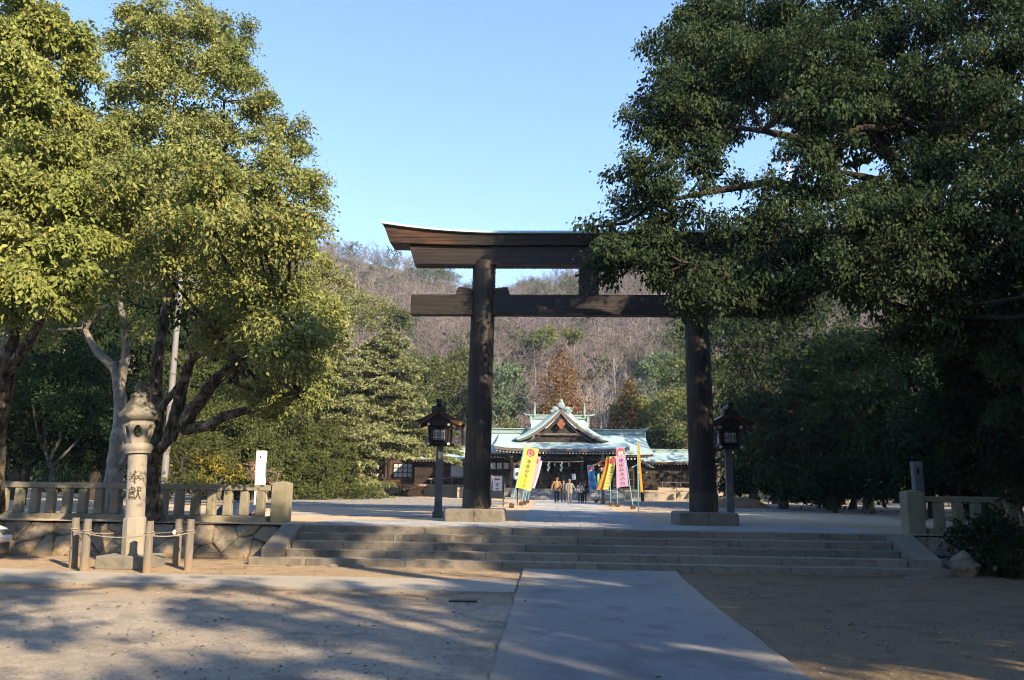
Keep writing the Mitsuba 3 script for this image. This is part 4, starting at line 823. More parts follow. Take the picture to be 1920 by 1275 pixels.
side_platform('pale stone platform under the left wing and building', -20.5, SX - 9.45, 81.5, 31)
rp = side_platform('shaded stone platform under the right wing', SX + 9.45, 30, 79.5, 32)
one('handrail', 'thin low handrail along the right platform', 'handrail', join([tube([(x, 79.7, 1.2), (x, 79.7, 1.75)], 0.03, 6) for x in np.arange(11, 22, 1.8)] + [tube([(10.8, 79.7, 1.72), (21.8, 79.7, 1.72)], 0.03, 6)]), 'm_greymetal')
# the building on the left, gable end towards the court
lb = thing('shrine_office', 'dark wooden building with paper windows behind the left conifers', 'building')
u = np.linspace(-1, 1, 21); zp = lambda q: 7.4 - 3.1 * (1.25 * abs(q) - 0.25 * abs(q) ** 2)
part(lb, 'roof', slab(np.array([[(-17.2 + 4.4 * q, y, zp(q)) for y in (84.2, 96)] for q in u]), 0.16), 'm_patina', smooth=30)
part(lb, 'gable_board', profile_y([(-17.2 + 4.4 * q, zp(q) - 0.165) for q in u] + [(-17.2 + 4.3 * q, zp(q) - 0.5) for q in u[::-1]], 84.25, 84.4), 'm_housewood')
part(lb, 'wall', box(-20.6, -13.7, 86, 95, 1.15, 4.6), 'm_brownwood')
part(lb, 'gable_wall', profile_y([(-20.6, 4.6), (-17.2, 7.0), (-13.7, 4.6)], 86, 86.1), 'm_housewood')
for x0 in (-16.6, -19.6):
    k = part(lb, 'window', box(x0, x0 + 2.0, 85.94, 85.99, 1.95, 3.35), 'm_shoji')
    part(k, 'frame', join([box(x - 0.035, x + 0.035, 85.88, 85.94, 1.9, 3.4) for x in np.linspace(x0, x0 + 2, 5)] + [box(x0 - 0.05, x0 + 2.05, 85.87, 85.93, z - 0.035, z + 0.035) for z in (1.92, 2.4, 2.9, 3.38)]), 'm_housewood')
part(lb, 'sill', box(-20.7, -13.6, 85.85, 86, 1.75, 1.9, 0.01), 'm_brownwood')
part(lb, 'door', box(-14.4, -13.75, 85.93, 85.99, 1.2, 3.0, 0.01), 'm_redwood')
for x in (-20.5, -17.1, -14.5, -13.7): part(lb, 'column', box(x - 0.1, x + 0.1, 85.84, 86, 1.15, 4.6, 0.01), 'm_housewood')
rmp = thing('ramp', 'brown access ramp with slatted railing in front of the left building', 'ramp')
part(rmp, 'deck', profile_y([(-16.2, 0.02), (-13.0, 1.05), (-12.4, 1.05), (-12.4, 0.9), (-13.0, 0.9), (-16.1, -0.05)], 79.9, 81.3), 'm_brownwood')
part(rmp, 'side', profile_y([(-15.8, 0.0), (-12.4, 0.0), (-12.4, 0.9), (-13.0, 0.9)], 80.05, 80.1), 'm_housewood')
zr = lambda x: 0.02 + 1.03 * np.clip((x + 16.2) / 3.2, 0, 1)
part(rmp, 'handrail', tube([(-16.2, 79.95, 0.95), (-13.0, 79.95, 1.98), (-12.4, 79.95, 1.98)], 0.045, 6), 'm_brownwood')
for x in np.linspace(-16.2, -12.4, 17): part(rmp, 'baluster', box(x - 0.022, x + 0.022, 79.93, 79.97, zr(x), zr(x) + 0.93), 'm_brownwood')
one('handrail', 'pale handrail along the top of the left platform', 'handrail', join([tube([(-12.2, 81.6, 1.75), (-8.5, 81.6, 1.95)], 0.05, 6), tube([(-9.8, 81.6, 1.2), (-9.8, 81.6, 1.88)], 0.05, 6), tube([(-11.9, 81.6, 1.2), (-11.9, 81.6, 1.77)], 0.05, 6)]), 'm_platform')
# two small roofed lamps with light curved roofs, near the wings
def roof_lamp(label, x, y):
    k = thing('roofed_lantern', label, 'lamp')
    part(k, 'post', tube([(x, y, 0), (x, y, 2.5)], 0.14, 10), 'm_housewood', smooth=40)
    part(k, 'lamp_box', box(x - 0.3, x + 0.3, y - 0.3, y + 0.3, 2.45, 3.0, 0.03), 'm_lampwood')
    uu = np.linspace(-1, 1, 15)
    part(k, 'roof', slab(np.array([[(x + 0.95 * q, b, 3.55 - 0.75 * abs(q) ** 0.75 + 0.1 * q * q) for b in (y - 0.7, y + 0.7)] for q in uu]), 0.07), 'm_patina', smooth=40)
    part(k, 'white_cap', join([box(x + s * 0.33 - 0.05, x + s * 0.33 + 0.05, y - 0.34, y - 0.305, z, z + 0.1) for s in (-1, 1) for z in (2.42, 2.95)]), 'm_white', kind='stuff')
roof_lamp('small lantern with pale curved copper roof in front of the right wing', 8.1, 71.0)
roof_lamp('small lantern with pale curved copper roof half hidden by the left gate pillar', -6.0, 71.0)
def paper_lantern(label, x, y, z, r_, post, m='m_paper'):
    k = thing('paper_lantern', label, 'lantern')
    prof = [(0.5 * r_, -1.3 * r_), (0.85 * r_, -1.1 * r_), (r_, -0.5 * r_), (r_, 0.5 * r_), (0.85 * r_, 1.1 * r_), (0.5 * r_, 1.3 * r_)]
    part(k, 'shade', lathe(prof, 24, (x, y, z)), m, smooth=40)
    part(k, 'rims', join([lathe([(0.5 * r_, -1.42 * r_), (0.5 * r_, -1.3 * r_)], 20, (x, y, z)), lathe([(0.5 * r_, 1.3 * r_), (0.5 * r_, 1.42 * r_)], 20, (x, y, z))]), 'm_blackmetal')
    if post:
        part(k, 'pole', tube([(x, y + r_ + 0.05, 0), (x, y + r_ + 0.05, z + 1.9 * r_), (x, y, z + 1.9 * r_), (x, y, z + 1.4 * r_)], 0.03, 8), 'm_blackmetal')
        fl = sg.Point(0, 0).buffer(0.1 * r_)
        for a in range(5): fl = fl.union(sg.Point(0.3 * r_ * math.sin(a * 1.257), 0.3 * r_ * math.cos(a * 1.257)).buffer(0.2 * r_))
        v, f = prism(fl, 0.004); a = -math.pi / 2 + v[:, 0] / r_
        part(k, 'crest', (np.stack([x + (r_ + 0.001 + v[:, 2]) * np.cos(a), y + (r_ + 0.001 + v[:, 2]) * np.sin(a), z + v[:, 1]], 1), f), 'm_ink')
paper_lantern('white paper lantern with a dark flower crest left of the path', -1.85, 47.5, 1.78, 0.26, True)
paper_lantern('small pale paper lantern hanging on the right path lamp post', 3.98, 55.6, 1.62, 0.15, False, 'm_shoji')

# ================================================================== banners on poles along the upper path
def banner(label, x, y, h, colour, w=0.6, ln=1.8, turn=0.0, lean=0.0, wind=0.0, ink=True, tip=(0, 0, 0), block=True, pinch=0.0):
    """A pole with a hanging cloth: turn = heading of the cloth (0 = across the view), wind = how far its foot blows sideways."""
    k = thing('banner', label, 'banner', 'tall cloth banners along the upper path')
    R = lambda m: xf(xf(m, ry=lean, rz=0), (x, y, 0))
    part(k, 'pole', R(tube([(0, 0, 0.0), (0, 0, h * 0.55), (0, 0, h)], [0.024, 0.022, 0.016], 8)), 'm_cyan')
    c, s = math.cos(turn), math.sin(turn)
    part(k, 'crossbar', R(tube([(0, 0, h - 0.02), (w * c, w * s, h - 0.02)], 0.012, 6)), 'm_cyan')
    def surf(u, v):     # u along the width in [0, 1], v downward in [0, 1]
        fold = 0.05 * np.sin(5.5 * u + 3.0 * v + x) * (0.3 + v) * (1 + 2 * pinch)
        ww = w * u * (1 - pinch * v ** 0.8)
        return np.stack([(ww) * c - fold * s + wind * v ** 1.6 + 0.01 * c, ww * s + fold * c + 0.012 * s, h - 0.03 - ln * v + 0.02 * np.sin(4 * u)], -1)
    U, V = np.meshgrid(np.linspace(0.03, 1, 12), np.linspace(0, 1, 30), indexing='ij')
    P = surf(U, V); m, n = U.shape
    i, j = np.meshgrid(np.arange(m - 1), np.arange(n - 1), indexing='ij')
    q = np.stack([i * n + j, (i + 1) * n + j, (i + 1) * n + j + 1, i * n + j + 1], -1).reshape(-1, 4)
    col = np.array(colour)[None] * np.ones((m * n, 3))
    if len(tip) and any(tip): col = np.where((V.reshape(-1, 1) > 0.72) & (U.reshape(-1, 1) < 0.5), np.array(tip)[None], col)
    cl = part(k, 'cloth', R((P.reshape(-1, 3), np.vstack([q[:, [0, 1, 2]], q[:, [0, 2, 3]]]))), 'm_banner', smooth=True, color=col)
    def printed(poly, u0, v0, hh, name, mt):
        g = shapely.affinity.scale(poly, hh, hh, origin=(0, 0)).segmentize(0.05)
        vv, ff = prism(g, 0.001); uu = u0 + vv[:, 0] / w; V_ = v0 - vv[:, 1] / ln
        e = 1e-3; A = surf(uu, V_); nn = np.cross(surf(uu + e, V_) - A, surf(uu, V_ + e) - A); nn /= np.linalg.norm(nn, axis=1, keepdims=True)
        nn *= -np.sign(nn[:, 1:2] + 1e-9)
        part(cl, name, R((A + nn * (0.004 + vv[:, 2:3]), ff)), mt)
    if ink:
        printed(sg.Point(0, 0).buffer(0.5), 0.5, 0.14, 0.42, 'red_disc', 'm_red')
        g = shapely.affinity.scale(glyph('祝'), 0.3, 0.3, origin=(0, 0))
        vv, ff = prism(g.segmentize(0.05), 0.001); uu = 0.5 + vv[:, 0] / w; V_ = 0.14 - vv[:, 1] / ln
        e = 1e-3; A = surf(uu, V_); nn = np.cross(surf(uu + e, V_) - A, surf(uu, V_ + e) - A); nn /= np.linalg.norm(nn, axis=1, keepdims=True); nn *= -np.sign(nn[:, 1:2] + 1e-9)
        part(cl, 'white_character', R((A + nn * (0.02 + vv[:, 2:3]), ff)), 'm_white')
        for t_, ch in enumerate('建国記念の日'): printed(glyph(ch), 0.5, 0.33 + 0.115 * t_, 0.2, 'character', 'm_ink')
    if block: part(k, 'foot_block', R(box(-0.12, 0.12, -0.16, 0.16, 0.0, 0.22, 0.02)), 'm_brownwood')
YEL, PNK, ORG, BLU, GRN, WHT = (0.7, 0.63, 0.17), (0.58, 0.33, 0.5), (0.6, 0.25, 0.04), (0.05, 0.2, 0.46), (0.36, 0.56, 0.24), (0.52, 0.48, 0.58)
banner('yellow banner leaning right at the front of the left row', -1.9, 41.2, 3.2, YEL, w=0.76, ln=2.15, lean=0.2, tip=(0.95, 0.95, 0.1))
banner('pink banner just behind the yellow one in the left row', -1.6, 46.5, 2.95, PNK, w=0.55, ln=2.0, turn=0.5, lean=0.22, pinch=0.2)
banner('orange banner third in the left row', -1.5, 49.5, 2.8, ORG, w=0.5, ln=1.7, turn=0.7, lean=0.2, pinch=0.2, ink=False)
banner('white and violet banner farthest back in the left row', -1.45, 54.0, 2.95, WHT, w=0.5, ln=1.9, turn=0.8, lean=0.22, pinch=0.15, tip=(0.5, 0.4, 0.75), ink=False)
banner('pink banner with slanting pole right of the path', 4.35, 42.4, 3.25, PNK, w=-0.4, ln=2.05, lean=-0.14, wind=-0.06, pinch=-0.6)
banner('yellow banner behind the pink one right of the path', 3.95, 47.3, 2.9, YEL, w=-0.42, ln=1.9, turn=-0.5, lean=-0.02, wind=-0.5)
banner('orange banner slanting left behind the yellow one right of the path', 3.75, 49.8, 2.95, ORG, w=-0.32, ln=2.0, turn=-0.6, wind=-0.62, ink=False, tip=(0.6, 0.2, 0.03))
banner('tall narrow orange banner furled on its pole right of the path', 4.02, 37.0, 3.2, ORG, w=0.12, ln=2.3, wind=0.1, turn=0.7, pinch=-0.6, ink=False, block=False)
banner('blue banner near the shrine steps right of the path', 3.95, 66.0, 2.95, BLU, w=-0.55, ln=2.0, lean=-0.12)
banner('narrow blue banner seen edge on beside the shrine steps', 4.15, 64.0, 2.75, BLU, w=0.14, ln=2.0, turn=0.9, ink=False, lean=-0.03)
banner('narrow pale green banner beside the right path lamp', 3.5, 60.9, 2.2, GRN, w=0.16, ln=1.2, turn=0.6, ink=False, lean=0.06)

# ================================================================== the visitors walking towards the gate
def person(label, x, y, h, face, coat, trousers, hair, stride=0.14, hat=None, bag=None, coat_len=0.5, arms=((0.12, 0.25), (0.12, 0.25)), inner=None, skirt=False):
    """Standing height h; face = heading in radians (0 = towards the camera). arms: (outward, forward) reach of each hand."""
    k = thing('person', label, 'person'); s = h / 1.7
    R = lambda m: xf(m, (x, y, 0.01), rz=face, s=s)
    f = -1.0                                            # forward is -y
    hip, kn, an = 0.9, 0.48, 0.08
    def legs(r1, r2, r3):
        out = []
        for q, st in ((-1, stride), (1, -stride)):
            H, K, A = (q * 0.09, 0, hip), (q * 0.1, f * (st * 0.75 + 0.03), kn + 0.01), (q * 0.1, f * st + (0.06 if st < 0 else 0), an + (0.05 if st < 0 else 0))
            out += [(H, r1, K, r2), (K, r2, A, r3)]
        return out
    def armb(r1, r2, r3, hand=False):
        out, hands = [], []
        for q, (o, fwd) in ((-1, arms[0]), (1, arms[1])):
            S = np.array((q * 0.19, 0, 1.39)); E = S + [q * (0.06 + o * 0.2), f * fwd * 0.25, -0.28]; Wp = S + [q * o * 0.5, f * fwd, -0.5 + 0.35 * fwd]
            out += [(S, r1, E, r2), (E, r2, Wp, r3)]
            d = (Wp - E) / np.linalg.norm(Wp - E); Pm = Wp + d * 0.07; side = np.cross(d, [q, 0, 0.2]); side /= np.linalg.norm(side)
            hands += [(Wp, 0.028, Pm, 0.034)]
            for i, (off, L) in enumerate(((-0.03, 0.065), (-0.01, 0.075), (0.01, 0.07), (0.03, 0.055))):
                a = Pm + side * off; b = a + d * L * 0.6; c = b + d * L * 0.35 - np.array([q * 0.02, 0, 0])
                hands += [(a, 0.01, b, 0.0095), (b, 0.0095, c, 0.008)]
            th = Wp + d * 0.03 + side * -0.03; hands += [(th, 0.011, th + d * 0.045 - side * 0.03, 0.009)]
        return out, hands
    A0, Hn = armb(0.042, 0.036, 0.028)
    head = [((0, 0, 1.44), 0.055, (0, f * 0.01, 1.52), 0.055), ((0, f * 0.012, 1.56), 0.075, (0, -f * 0.012, 1.61), 0.092), ((0, f * 0.03, 1.525), 0.055, (0, f * 0.02, 1.6), 0.075),
            ((0, f * 0.098, 1.58), 0.012, (0, f * 0.115, 1.555), 0.016), ((-0.088, 0, 1.585), 0.018, (-0.09, 0, 1.56), 0.014), ((0.088, 0, 1.585), 0.018, (0.09, 0, 1.56), 0.014)]
    body_ = legs(0.07, 0.05, 0.035) + [((0, 0, 0.95), 0.12, (0, 0, 1.36), 0.12), ((-0.1, 0, 1.36), 0.06, (0.1, 0, 1.36), 0.06)] + A0 + Hn + head
    b = part(k, 'body', R(bones(body_, 0.06, 3)), 'm_skin', smooth=True)
    for q in (-1, 1):
        part(k, 'eye', R(xf(rock((0.012, 0.008, 0.008), 1, 0.0, 1), (q * 0.034, f * 0.094, 1.6))), 'm_ink')
    part(k, 'mouth', R(box(-0.022, 0.022, f * 0.088 - 0.004, f * 0.088 + 0.004, 1.522, 1.53)), 'm_red')
    for q, st in ((-1, stride), (1, -stride)):
        A_ = (q * 0.1, f * st + (0.06 if st < 0 else 0), 0.05 + (0.05 if st < 0 else 0))
        part(k, 'shoe', R(bones([((A_[0], A_[1] - f * 0.04, A_[2] - 0.005), 0.044, (A_[0] + q * 0.01, A_[1] + f * 0.15, 0.028), 0.034)], 0.03, 2)), 'm_vc', smooth=True, color=None if False else np.tile([[0.6, 0.6, 0.6]] if bag == 'w' else [[0.05, 0.045, 0.04]], (len(bones([((A_[0], A_[1] - f * 0.04, A_[2] - 0.005), 0.044, (A_[0] + q * 0.01, A_[1] + f * 0.15, 0.028), 0.034)], 0.03, 2)[0]), 1)))
    def coloured(name, m, c, noise_=0.12):
        m = R(m); n_ = (0.85 + noise_ * 2 * meshkit.fbm(m[0] * 7, 3, 2))[:, None]
        return part(k, name, m, 'm_vc', smooth=True, color=0.6 * np.array(c)[None] * n_)
    tr = bones(legs(0.098, 0.072, 0.06) + [((-0.06, 0, 0.92), 0.115, (0.06, 0, 0.92), 0.115)], 0.06, 4)
    tr = (tr[0], tr[1]); coloured('trousers', tr, trousers)
    A1, _ = armb(0.068, 0.06, 0.048)
    lo = 1.36 - coat_len
    ct = bones([((-0.08, 0, lo), 0.135, (-0.08, 0, 1.3), 0.125), ((0.08, 0, lo), 0.135, (0.08, 0, 1.3), 0.125), ((-0.15, 0, 1.36), 0.075, (0.15, 0, 1.36), 0.075), ((0, -f * 0.01, 1.42), 0.075, (0, 0, 1.3), 0.12)] + A1, 0.06, 4)
    coloured('coat', ct, coat)
    if inner is not None: coloured('front_panel', bones([((0, f * 0.09, lo + 0.02), 0.07, (0, f * 0.085, 1.36), 0.05)], 0.03, 3), inner)
    hr = bones([((0, -f * 0.03, 1.6), 0.1, (0, f * 0.005, 1.635), 0.092), ((0, -f * 0.05, 1.54), 0.07, (0, -f * 0.03, 1.6), 0.095)], 0.05, 3)
    coloured('hair' if hat is None else 'hat', hr, hair if hat is None else hat)
    if hat is not None: coloured('hat_brim', lathe([(0.1, 1.625), (0.145, 1.63), (0.1, 1.645)], 20, (0, f * 0.02, 0)), hat)
    if bag not in (None, 'w'):
        coloured('bag', bones([((0.3, f * 0.05, 0.85), 0.09, (0.3, -f * 0.06, 0.85), 0.09), ((0.3, 0, 0.95), 0.06, (0.3, 0, 0.85), 0.09)], 0.04, 3), bag)
    return k
person('person in tan patterned jacket and jeans, leftmost of the group on the path', 0.53, 55.2, 1.73, 0.1, (0.34, 0.2, 0.1), (0.03, 0.04, 0.07), (0.06, 0.05, 0.045), 0.08, bag='w', coat_len=0.5, arms=((0.35, 0.05), (0.1, 0.42)), inner=(0.5, 0.4, 0.25))
person('person in dark patterned clothes second from the left in the group', 1.02, 57.4, 1.58, -0.2, (0.06, 0.05, 0.055), (0.03, 0.03, 0.04), (0.03, 0.025, 0.02), 0.1, coat_len=0.62, arms=((0.1, 0.3), (0.1, 0.3)), inner=(0.2, 0.15, 0.15))
person('person in grey coat and hat striding in the middle of the group', 1.36, 54.2, 1.58, 0.05, (0.3, 0.31, 0.34), (0.2, 0.21, 0.24), None, 0.2, hat=(0.42, 0.44, 0.48), coat_len=0.62, arms=((0.1, 0.2), (0.5, 0.0)), inner=(0.3, 0.22, 0.07))
person('person in white top and dark trousers right in the group', 2.2, 57.5, 1.46, -0.1, (0.55, 0.53, 0.54), (0.03, 0.025, 0.03), (0.12, 0.1, 0.1), 0.07, coat_len=0.48, arms=((0.1, 0.3), (0.15, 0.4)))
person('person in black coat with dark handbag, rightmost of the group', 2.52, 58.0, 1.46, -0.15, (0.03, 0.028, 0.035), (0.025, 0.022, 0.03), (0.02, 0.018, 0.02), 0.08, bag=(0.025, 0.02, 0.02), coat_len=0.55, arms=((0.1, 0.3), (0.3, 0.05)))

# ================================================================== vegetation: measured crown clumps (x, y, z, radius) and limb courses (x, y, z)
VEG = {
    'T1': [(-10.97, 21, 14.37, 1.18), (-11.34, 20.5, 13.23, 1.22), (-9.8, 21.5, 14.14, 0.88), (-9.88, 20.5, 12.55, 1.36), (-9.61, 22, 13.38, 0.73), (-11.84, 21, 12.26, 0.65), (-10.75, 20, 11.32, 1.47), (-8.96, 20, 11.31, 1.02), (-12.36, 20.5, 10.39, 0.99), (-12.79, 20, 9.31, 1.02), (-11.34, 19.5, 9.4, 1.27), (-9.53, 19, 9.47, 1.1), (-9.38, 21.5, 10.9, 0.86), (-7.77, 21, 10.74, 0.76), (-7.45, 21.5, 10.4, 0.59), (-7.83, 20.5, 9.65, 1.03), (-7.01, 22, 9.78, 0.44), (-6.87, 21, 8.59, 0.67), (-7.26, 20, 8.23, 1.14), (-6.77, 21.5, 8.14, 0.42), (-8.44, 19, 8.16, 1.22), (-9.55, 18.5, 7.84, 1.19), (-11.07, 18.8, 7.81, 1.21), (-7.58, 18.8, 6.97, 1.19), (-6.85, 20.5, 7.21, 0.69), (-8.81, 18.3, 6.54, 1.1), (-10.17, 18.6, 6.77, 1.06), (-6.8, 19.5, 5.92, 1.02), (-7.76, 18.5, 5.66, 1.03), (-5.95, 20, 5.33, 0.72), (-5.54, 20, 5.05, 0.41), (-6.42, 19, 4.71, 0.98), (-6.37, 22, 6.86, 0.34), (-5.98, 22, 6.71, 0.24), (-7.2, 18.6, 4.63, 0.9), (-5.99, 19.5, 3.86, 0.69), (-6.61, 19, 3.65, 0.8), (-6.15, 19.3, 3.11, 0.63), (-6.97, 19, 3.06, 0.58), (-5.75, 19.5, 3.26, 0.34), (-5.46, 16.8, 4.52, 0.49), (-6.32, 16.5, 4.92, 0.63), (-7.01, 16.3, 5.81, 0.69), (-5.39, 16.8, 3.47, 0.44), (-6.23, 17, 6.15, 0.57), (-7.66, 16.5, 6.85, 0.76), (-8.7, 16.5, 7.72, 0.77), (-7.06, 17, 4.31, 0.59), (-9.98, 17.5, 9.21, 0.77), (-6.44, 14.5, 6.46, 0.73), (-7.13, 14.3, 5.75, 0.63), (-5.83, 15, 5.76, 0.58), (-8.16, 14.5, 6.69, 0.63), (-6.96, 15, 7.57, 0.6), (-7.47, 14.5, 5.07, 0.46), (-5.51, 15.5, 4.91, 0.49), (-5.13, 15.8, 4.31, 0.6), (-5.69, 15.6, 3.83, 0.54), (-4.78, 15.8, 4.03, 0.39), (-5.29, 15.8, 3.37, 0.45), (-5.85, 15, 4.57, 0.57), (-6.26, 14, 5.55, 0.59), (-5.46, 14, 5.65, 0.54), (-4.89, 14.3, 5.43, 0.42), (-4.78, 14.5, 6.03, 0.35), (-5.1, 14, 3.39, 0.43), (-4.44, 14.2, 3.58, 0.37), (-4.74, 14, 3.93, 0.44)],
    'T1back': [(-12.71, 24, 11.33, 2.26), (-10.44, 24, 9.51, 2.22), (-8.81, 23, 6.47, 1.76), (-12.96, 24, 12.07, 1.48), (-10.73, 23, 5.97, 0.96)],
    'T2': [(-12.63, 17, 11.88, 0.96), (-11.51, 16.5, 11.28, 0.68), (-11.25, 17, 11.37, 0.41), (-12.23, 16.5, 10.34, 0.99), (-11.55, 17, 10.41, 0.63), (-11.97, 16, 9.04, 0.83), (-11.99, 17, 9.4, 0.88), (-10.98, 15.5, 7.69, 0.9), (-11.22, 17, 8.33, 0.74), (-10.59, 14.5, 6.37, 0.84), (-9.94, 15, 6.44, 0.81), (-9.55, 13.8, 5.18, 0.79), (-9.65, 13.5, 4.39, 0.62), (-8.94, 13.6, 4.52, 0.53), (-8.69, 13.6, 4.08, 0.27), (-9.19, 16, 6.86, 0.63), (-9.2, 15, 5.76, 0.53), (-9.81, 13.8, 4.02, 0.25)],
    'T3': [(-15.65, 26, 8.3, 1.47), (-16.71, 27, 7.4, 1.14), (-14.48, 26, 7.92, 1.28), (-17.88, 27, 8.97, 1.54), (-13.92, 26, 6.05, 0.81), (-18.32, 27, 6.23, 1.13), (-19.22, 27, 10.18, 1.94), (-16.61, 26.5, 10.8, 1.72)],
    'U1': [(-19.02, 30, 4.71, 1.45), (-18.42, 31, 5.49, 1.29), (-17.73, 29.5, 3.44, 1.21)],
    'U2': [(-20.6, 31, 3.54, 1.28), (-19.57, 31, 2.29, 1.05), (-21.74, 32, 2.1, 1.09), (-22.98, 33, 4.61, 1.37)],
    'U3': [(-18.51, 32, 3.21, 0.98), (-18.49, 33, 1.96, 0.89), (-18.34, 34, 4.29, 1.39), (-18.47, 31, 2.09, 0.84)],
    'U4': [(-19.07, 40, 4.9, 1.91), (-19.16, 39, 2.16, 1.31), (-17.89, 41, 2.25, 1.65), (-19.33, 42, 7.12, 1.44), (-17.51, 38, 0.89, 0.89)],
    'U5': [(-17.52, 41, 1.93, 0.72), (-16.28, 41, 1.4, 0.6), (-17.35, 40, 1.03, 0.48)],
    'dark': [[(-28.57, 42, 9.74, 3.54), (-28.57, 42, 5.01, 2.6)], [(-25.75, 44, 9.54, 3.68), (-24.91, 44, 4.65, 2.4)], [(-23.37, 48, 11.02, 3.34), (-23, 48, 6.99, 2.63)], [(-22.32, 55, 10.19, 3.4), (-21.65, 55, 6.4, 2.61)], [(-31.11, 40, 12.22, 3.99), (-30.87, 40, 6.46, 3.34)], [(-21.32, 66, 12.97, 2.72), (-19.96, 64, 8.2, 2.6)]],
    'H': [[(-19.78, 48, 4.4, 1.95), (-19.51, 47, 2.13, 1.42)], [(-18.41, 49, 3.18, 1.65), (-17.59, 48, 1.55, 1.22)], [(-18.52, 55, 4.94, 2.22), (-17.65, 54, 2.36, 1.62), (-17.38, 54, 1.12, 1.08)], [(-16.69, 58, 4.03, 1.94), (-16.28, 57, 1.9, 1.52)], [(-16.64, 64, 3.51, 1.45), (-16.44, 62, 1.59, 1.24)], [(-19.28, 60, 6.93, 1.3)]],
    'R': [[(15.08, 58, 11.71, 4.27), (13.55, 57, 7.68, 3.02), (13.76, 57, 3.57, 2.23)], [(20.83, 66, 16.82, 4.45), (15.5, 66, 15.43, 2.67)], [(13.22, 48, 5.06, 2.52), (14.03, 48, 2.58, 1.56)], [(15.49, 46, 7.65, 2.74), (15.91, 46, 4.62, 2.4), (15.78, 46, 2.25, 1.49)], [(15.87, 41, 5.86, 2.02), (15.85, 42, 8.21, 1.81), (15.99, 41, 3.72, 1.2)], [(19.75, 44, 8.58, 2.91), (19.23, 44, 5.37, 2.3), (18.46, 44, 2.52, 1.7)], [(18.21, 34, 5.52, 2.45), (16.32, 34, 3.72, 1.77), (18.04, 33, 2.61, 1.49)], [(18.2, 30, 5.4, 2.35), (18.27, 30, 2.48, 1.93)], [(17.34, 36, 1.81, 1.16), (17.83, 34, 1.36, 0.87)], [(18.07, 46, 1.69, 1.33), (17.76, 52, 1.08, 1.01)], [(26.33, 46, 9.57, 3.64), (25.2, 50, 11.65, 3.32)]],
    'T4': [(3.72, 19.5, 12.14, 1.12), (3.2, 19, 10.97, 0.81), (3.05, 19, 10.25, 0.67), (3.98, 19, 10.24, 0.94), (5.27, 20, 13.19, 1.44), (6.7, 20, 13.48, 1.3), (4.68, 20.5, 13.83, 1.04), (4.95, 19, 11.25, 1.08), (5.97, 18, 10.97, 1.15), (6.6, 17.5, 9.75, 0.92), (5.79, 18, 9.87, 0.57), (7.65, 19, 11.95, 1.08), (9.02, 19, 12.52, 1.08), (8.12, 18.5, 10.24, 0.71), (9.44, 18, 10.65, 1.08), (10.49, 18, 11.33, 1.02), (9.99, 17, 9.21, 0.94), (9.25, 17.5, 8.43, 0.84), (2.03, 19, 8.83, 0.6), (2.68, 18.5, 8.34, 0.84), (2.28, 18.5, 7.8, 0.64), (3.21, 18, 7.48, 0.69), (3.94, 19, 8.68, 0.66), (1.42, 19, 7.37, 0.32), (1.87, 18.3, 6.6, 0.76), (2.57, 18, 6.45, 0.8), (1.26, 18.6, 6.36, 0.41), (3.26, 18.5, 6.05, 0.58), (2.44, 18, 5.81, 0.55), (4.15, 18, 6.19, 0.55), (3.65, 17.2, 5.09, 0.49), (4.36, 17.5, 5.19, 0.53), (4.68, 18, 5.81, 0.55), (4.55, 18, 7.09, 0.87), (5.35, 17.5, 6.55, 0.96), (5.19, 18, 7.74, 0.68), (6.05, 17.5, 8.57, 0.85), (6.31, 18, 8, 0.75), (6.59, 17, 6.75, 1.05), (6.08, 17, 5.79, 0.92), (7.74, 17.5, 7.17, 0.96), (7.67, 17, 5.91, 1.03), (6.94, 17, 5.08, 0.68), (5.53, 17.5, 5.44, 0.71), (8.87, 18.5, 8.45, 0.89), (8.75, 17, 6.75, 1.04), (9.84, 17, 7.59, 0.93), (9.95, 17, 6.38, 1.03), (9.13, 17.5, 5.69, 1.06), (10.4, 18, 5.33, 0.84), (8.27, 17.5, 4.96, 0.58), (10.1, 18.5, 12.63, 1.06), (11.4, 18.5, 12.76, 1.19), (11.16, 19, 14.29, 1.37), (9.4, 19, 14.02, 1.23), (11.32, 18, 11.04, 1.01), (11.01, 17.5, 8.42, 1.08), (9.42, 18.5, 4.69, 0.74), (10.31, 18.5, 3.95, 0.73), (8.29, 18.7, 4.47, 0.5), (10.71, 18.8, 2.77, 0.55), (10.81, 18, 4.84, 0.95), (2.91, 19, 9.64, 0.6), (3.76, 19, 9.31, 0.67), (4.28, 19.5, 10.11, 0.62), (3.2, 20, 13.22, 0.65), (4.25, 20.5, 14.16, 0.89), (5.92, 19.5, 11.96, 0.97), (6.83, 19, 11.52, 0.81), (8.13, 19, 11.21, 0.81), (8.13, 20, 13.78, 1.01), (1.49, 18.3, 6.21, 0.58), (2.39, 18, 6.35, 0.64), (2.94, 17.8, 5.26, 0.54), (3.59, 17.7, 5.61, 0.63), (4.27, 17.6, 5.36, 0.55), (1.03, 19, 7.37, 0.24), (4.82, 17.5, 5.19, 0.53), (2.74, 18.2, 7.16, 0.57), (2.9, 20.5, 10.9, 1), (4.3, 20.6, 11.5, 1.1), (5.8, 20.5, 11.7, 1.1), (7.2, 20.5, 11.2, 1.3), (8.8, 20.5, 11, 1.5), (10.5, 20.8, 11, 1.6), (13.5, 18.5, 9.5, 2), (10.6, 17.4, 4.3, 0.9), (11.8, 18, 4.7, 1), (9.4, 18.4, 4.7, 0.8), (12.6, 17, 4.1, 0.9), (11.2, 15.2, 4.6, 1.2), (10.9, 13.4, 4.7, 1.2), (13, 15, 5, 1.5)],
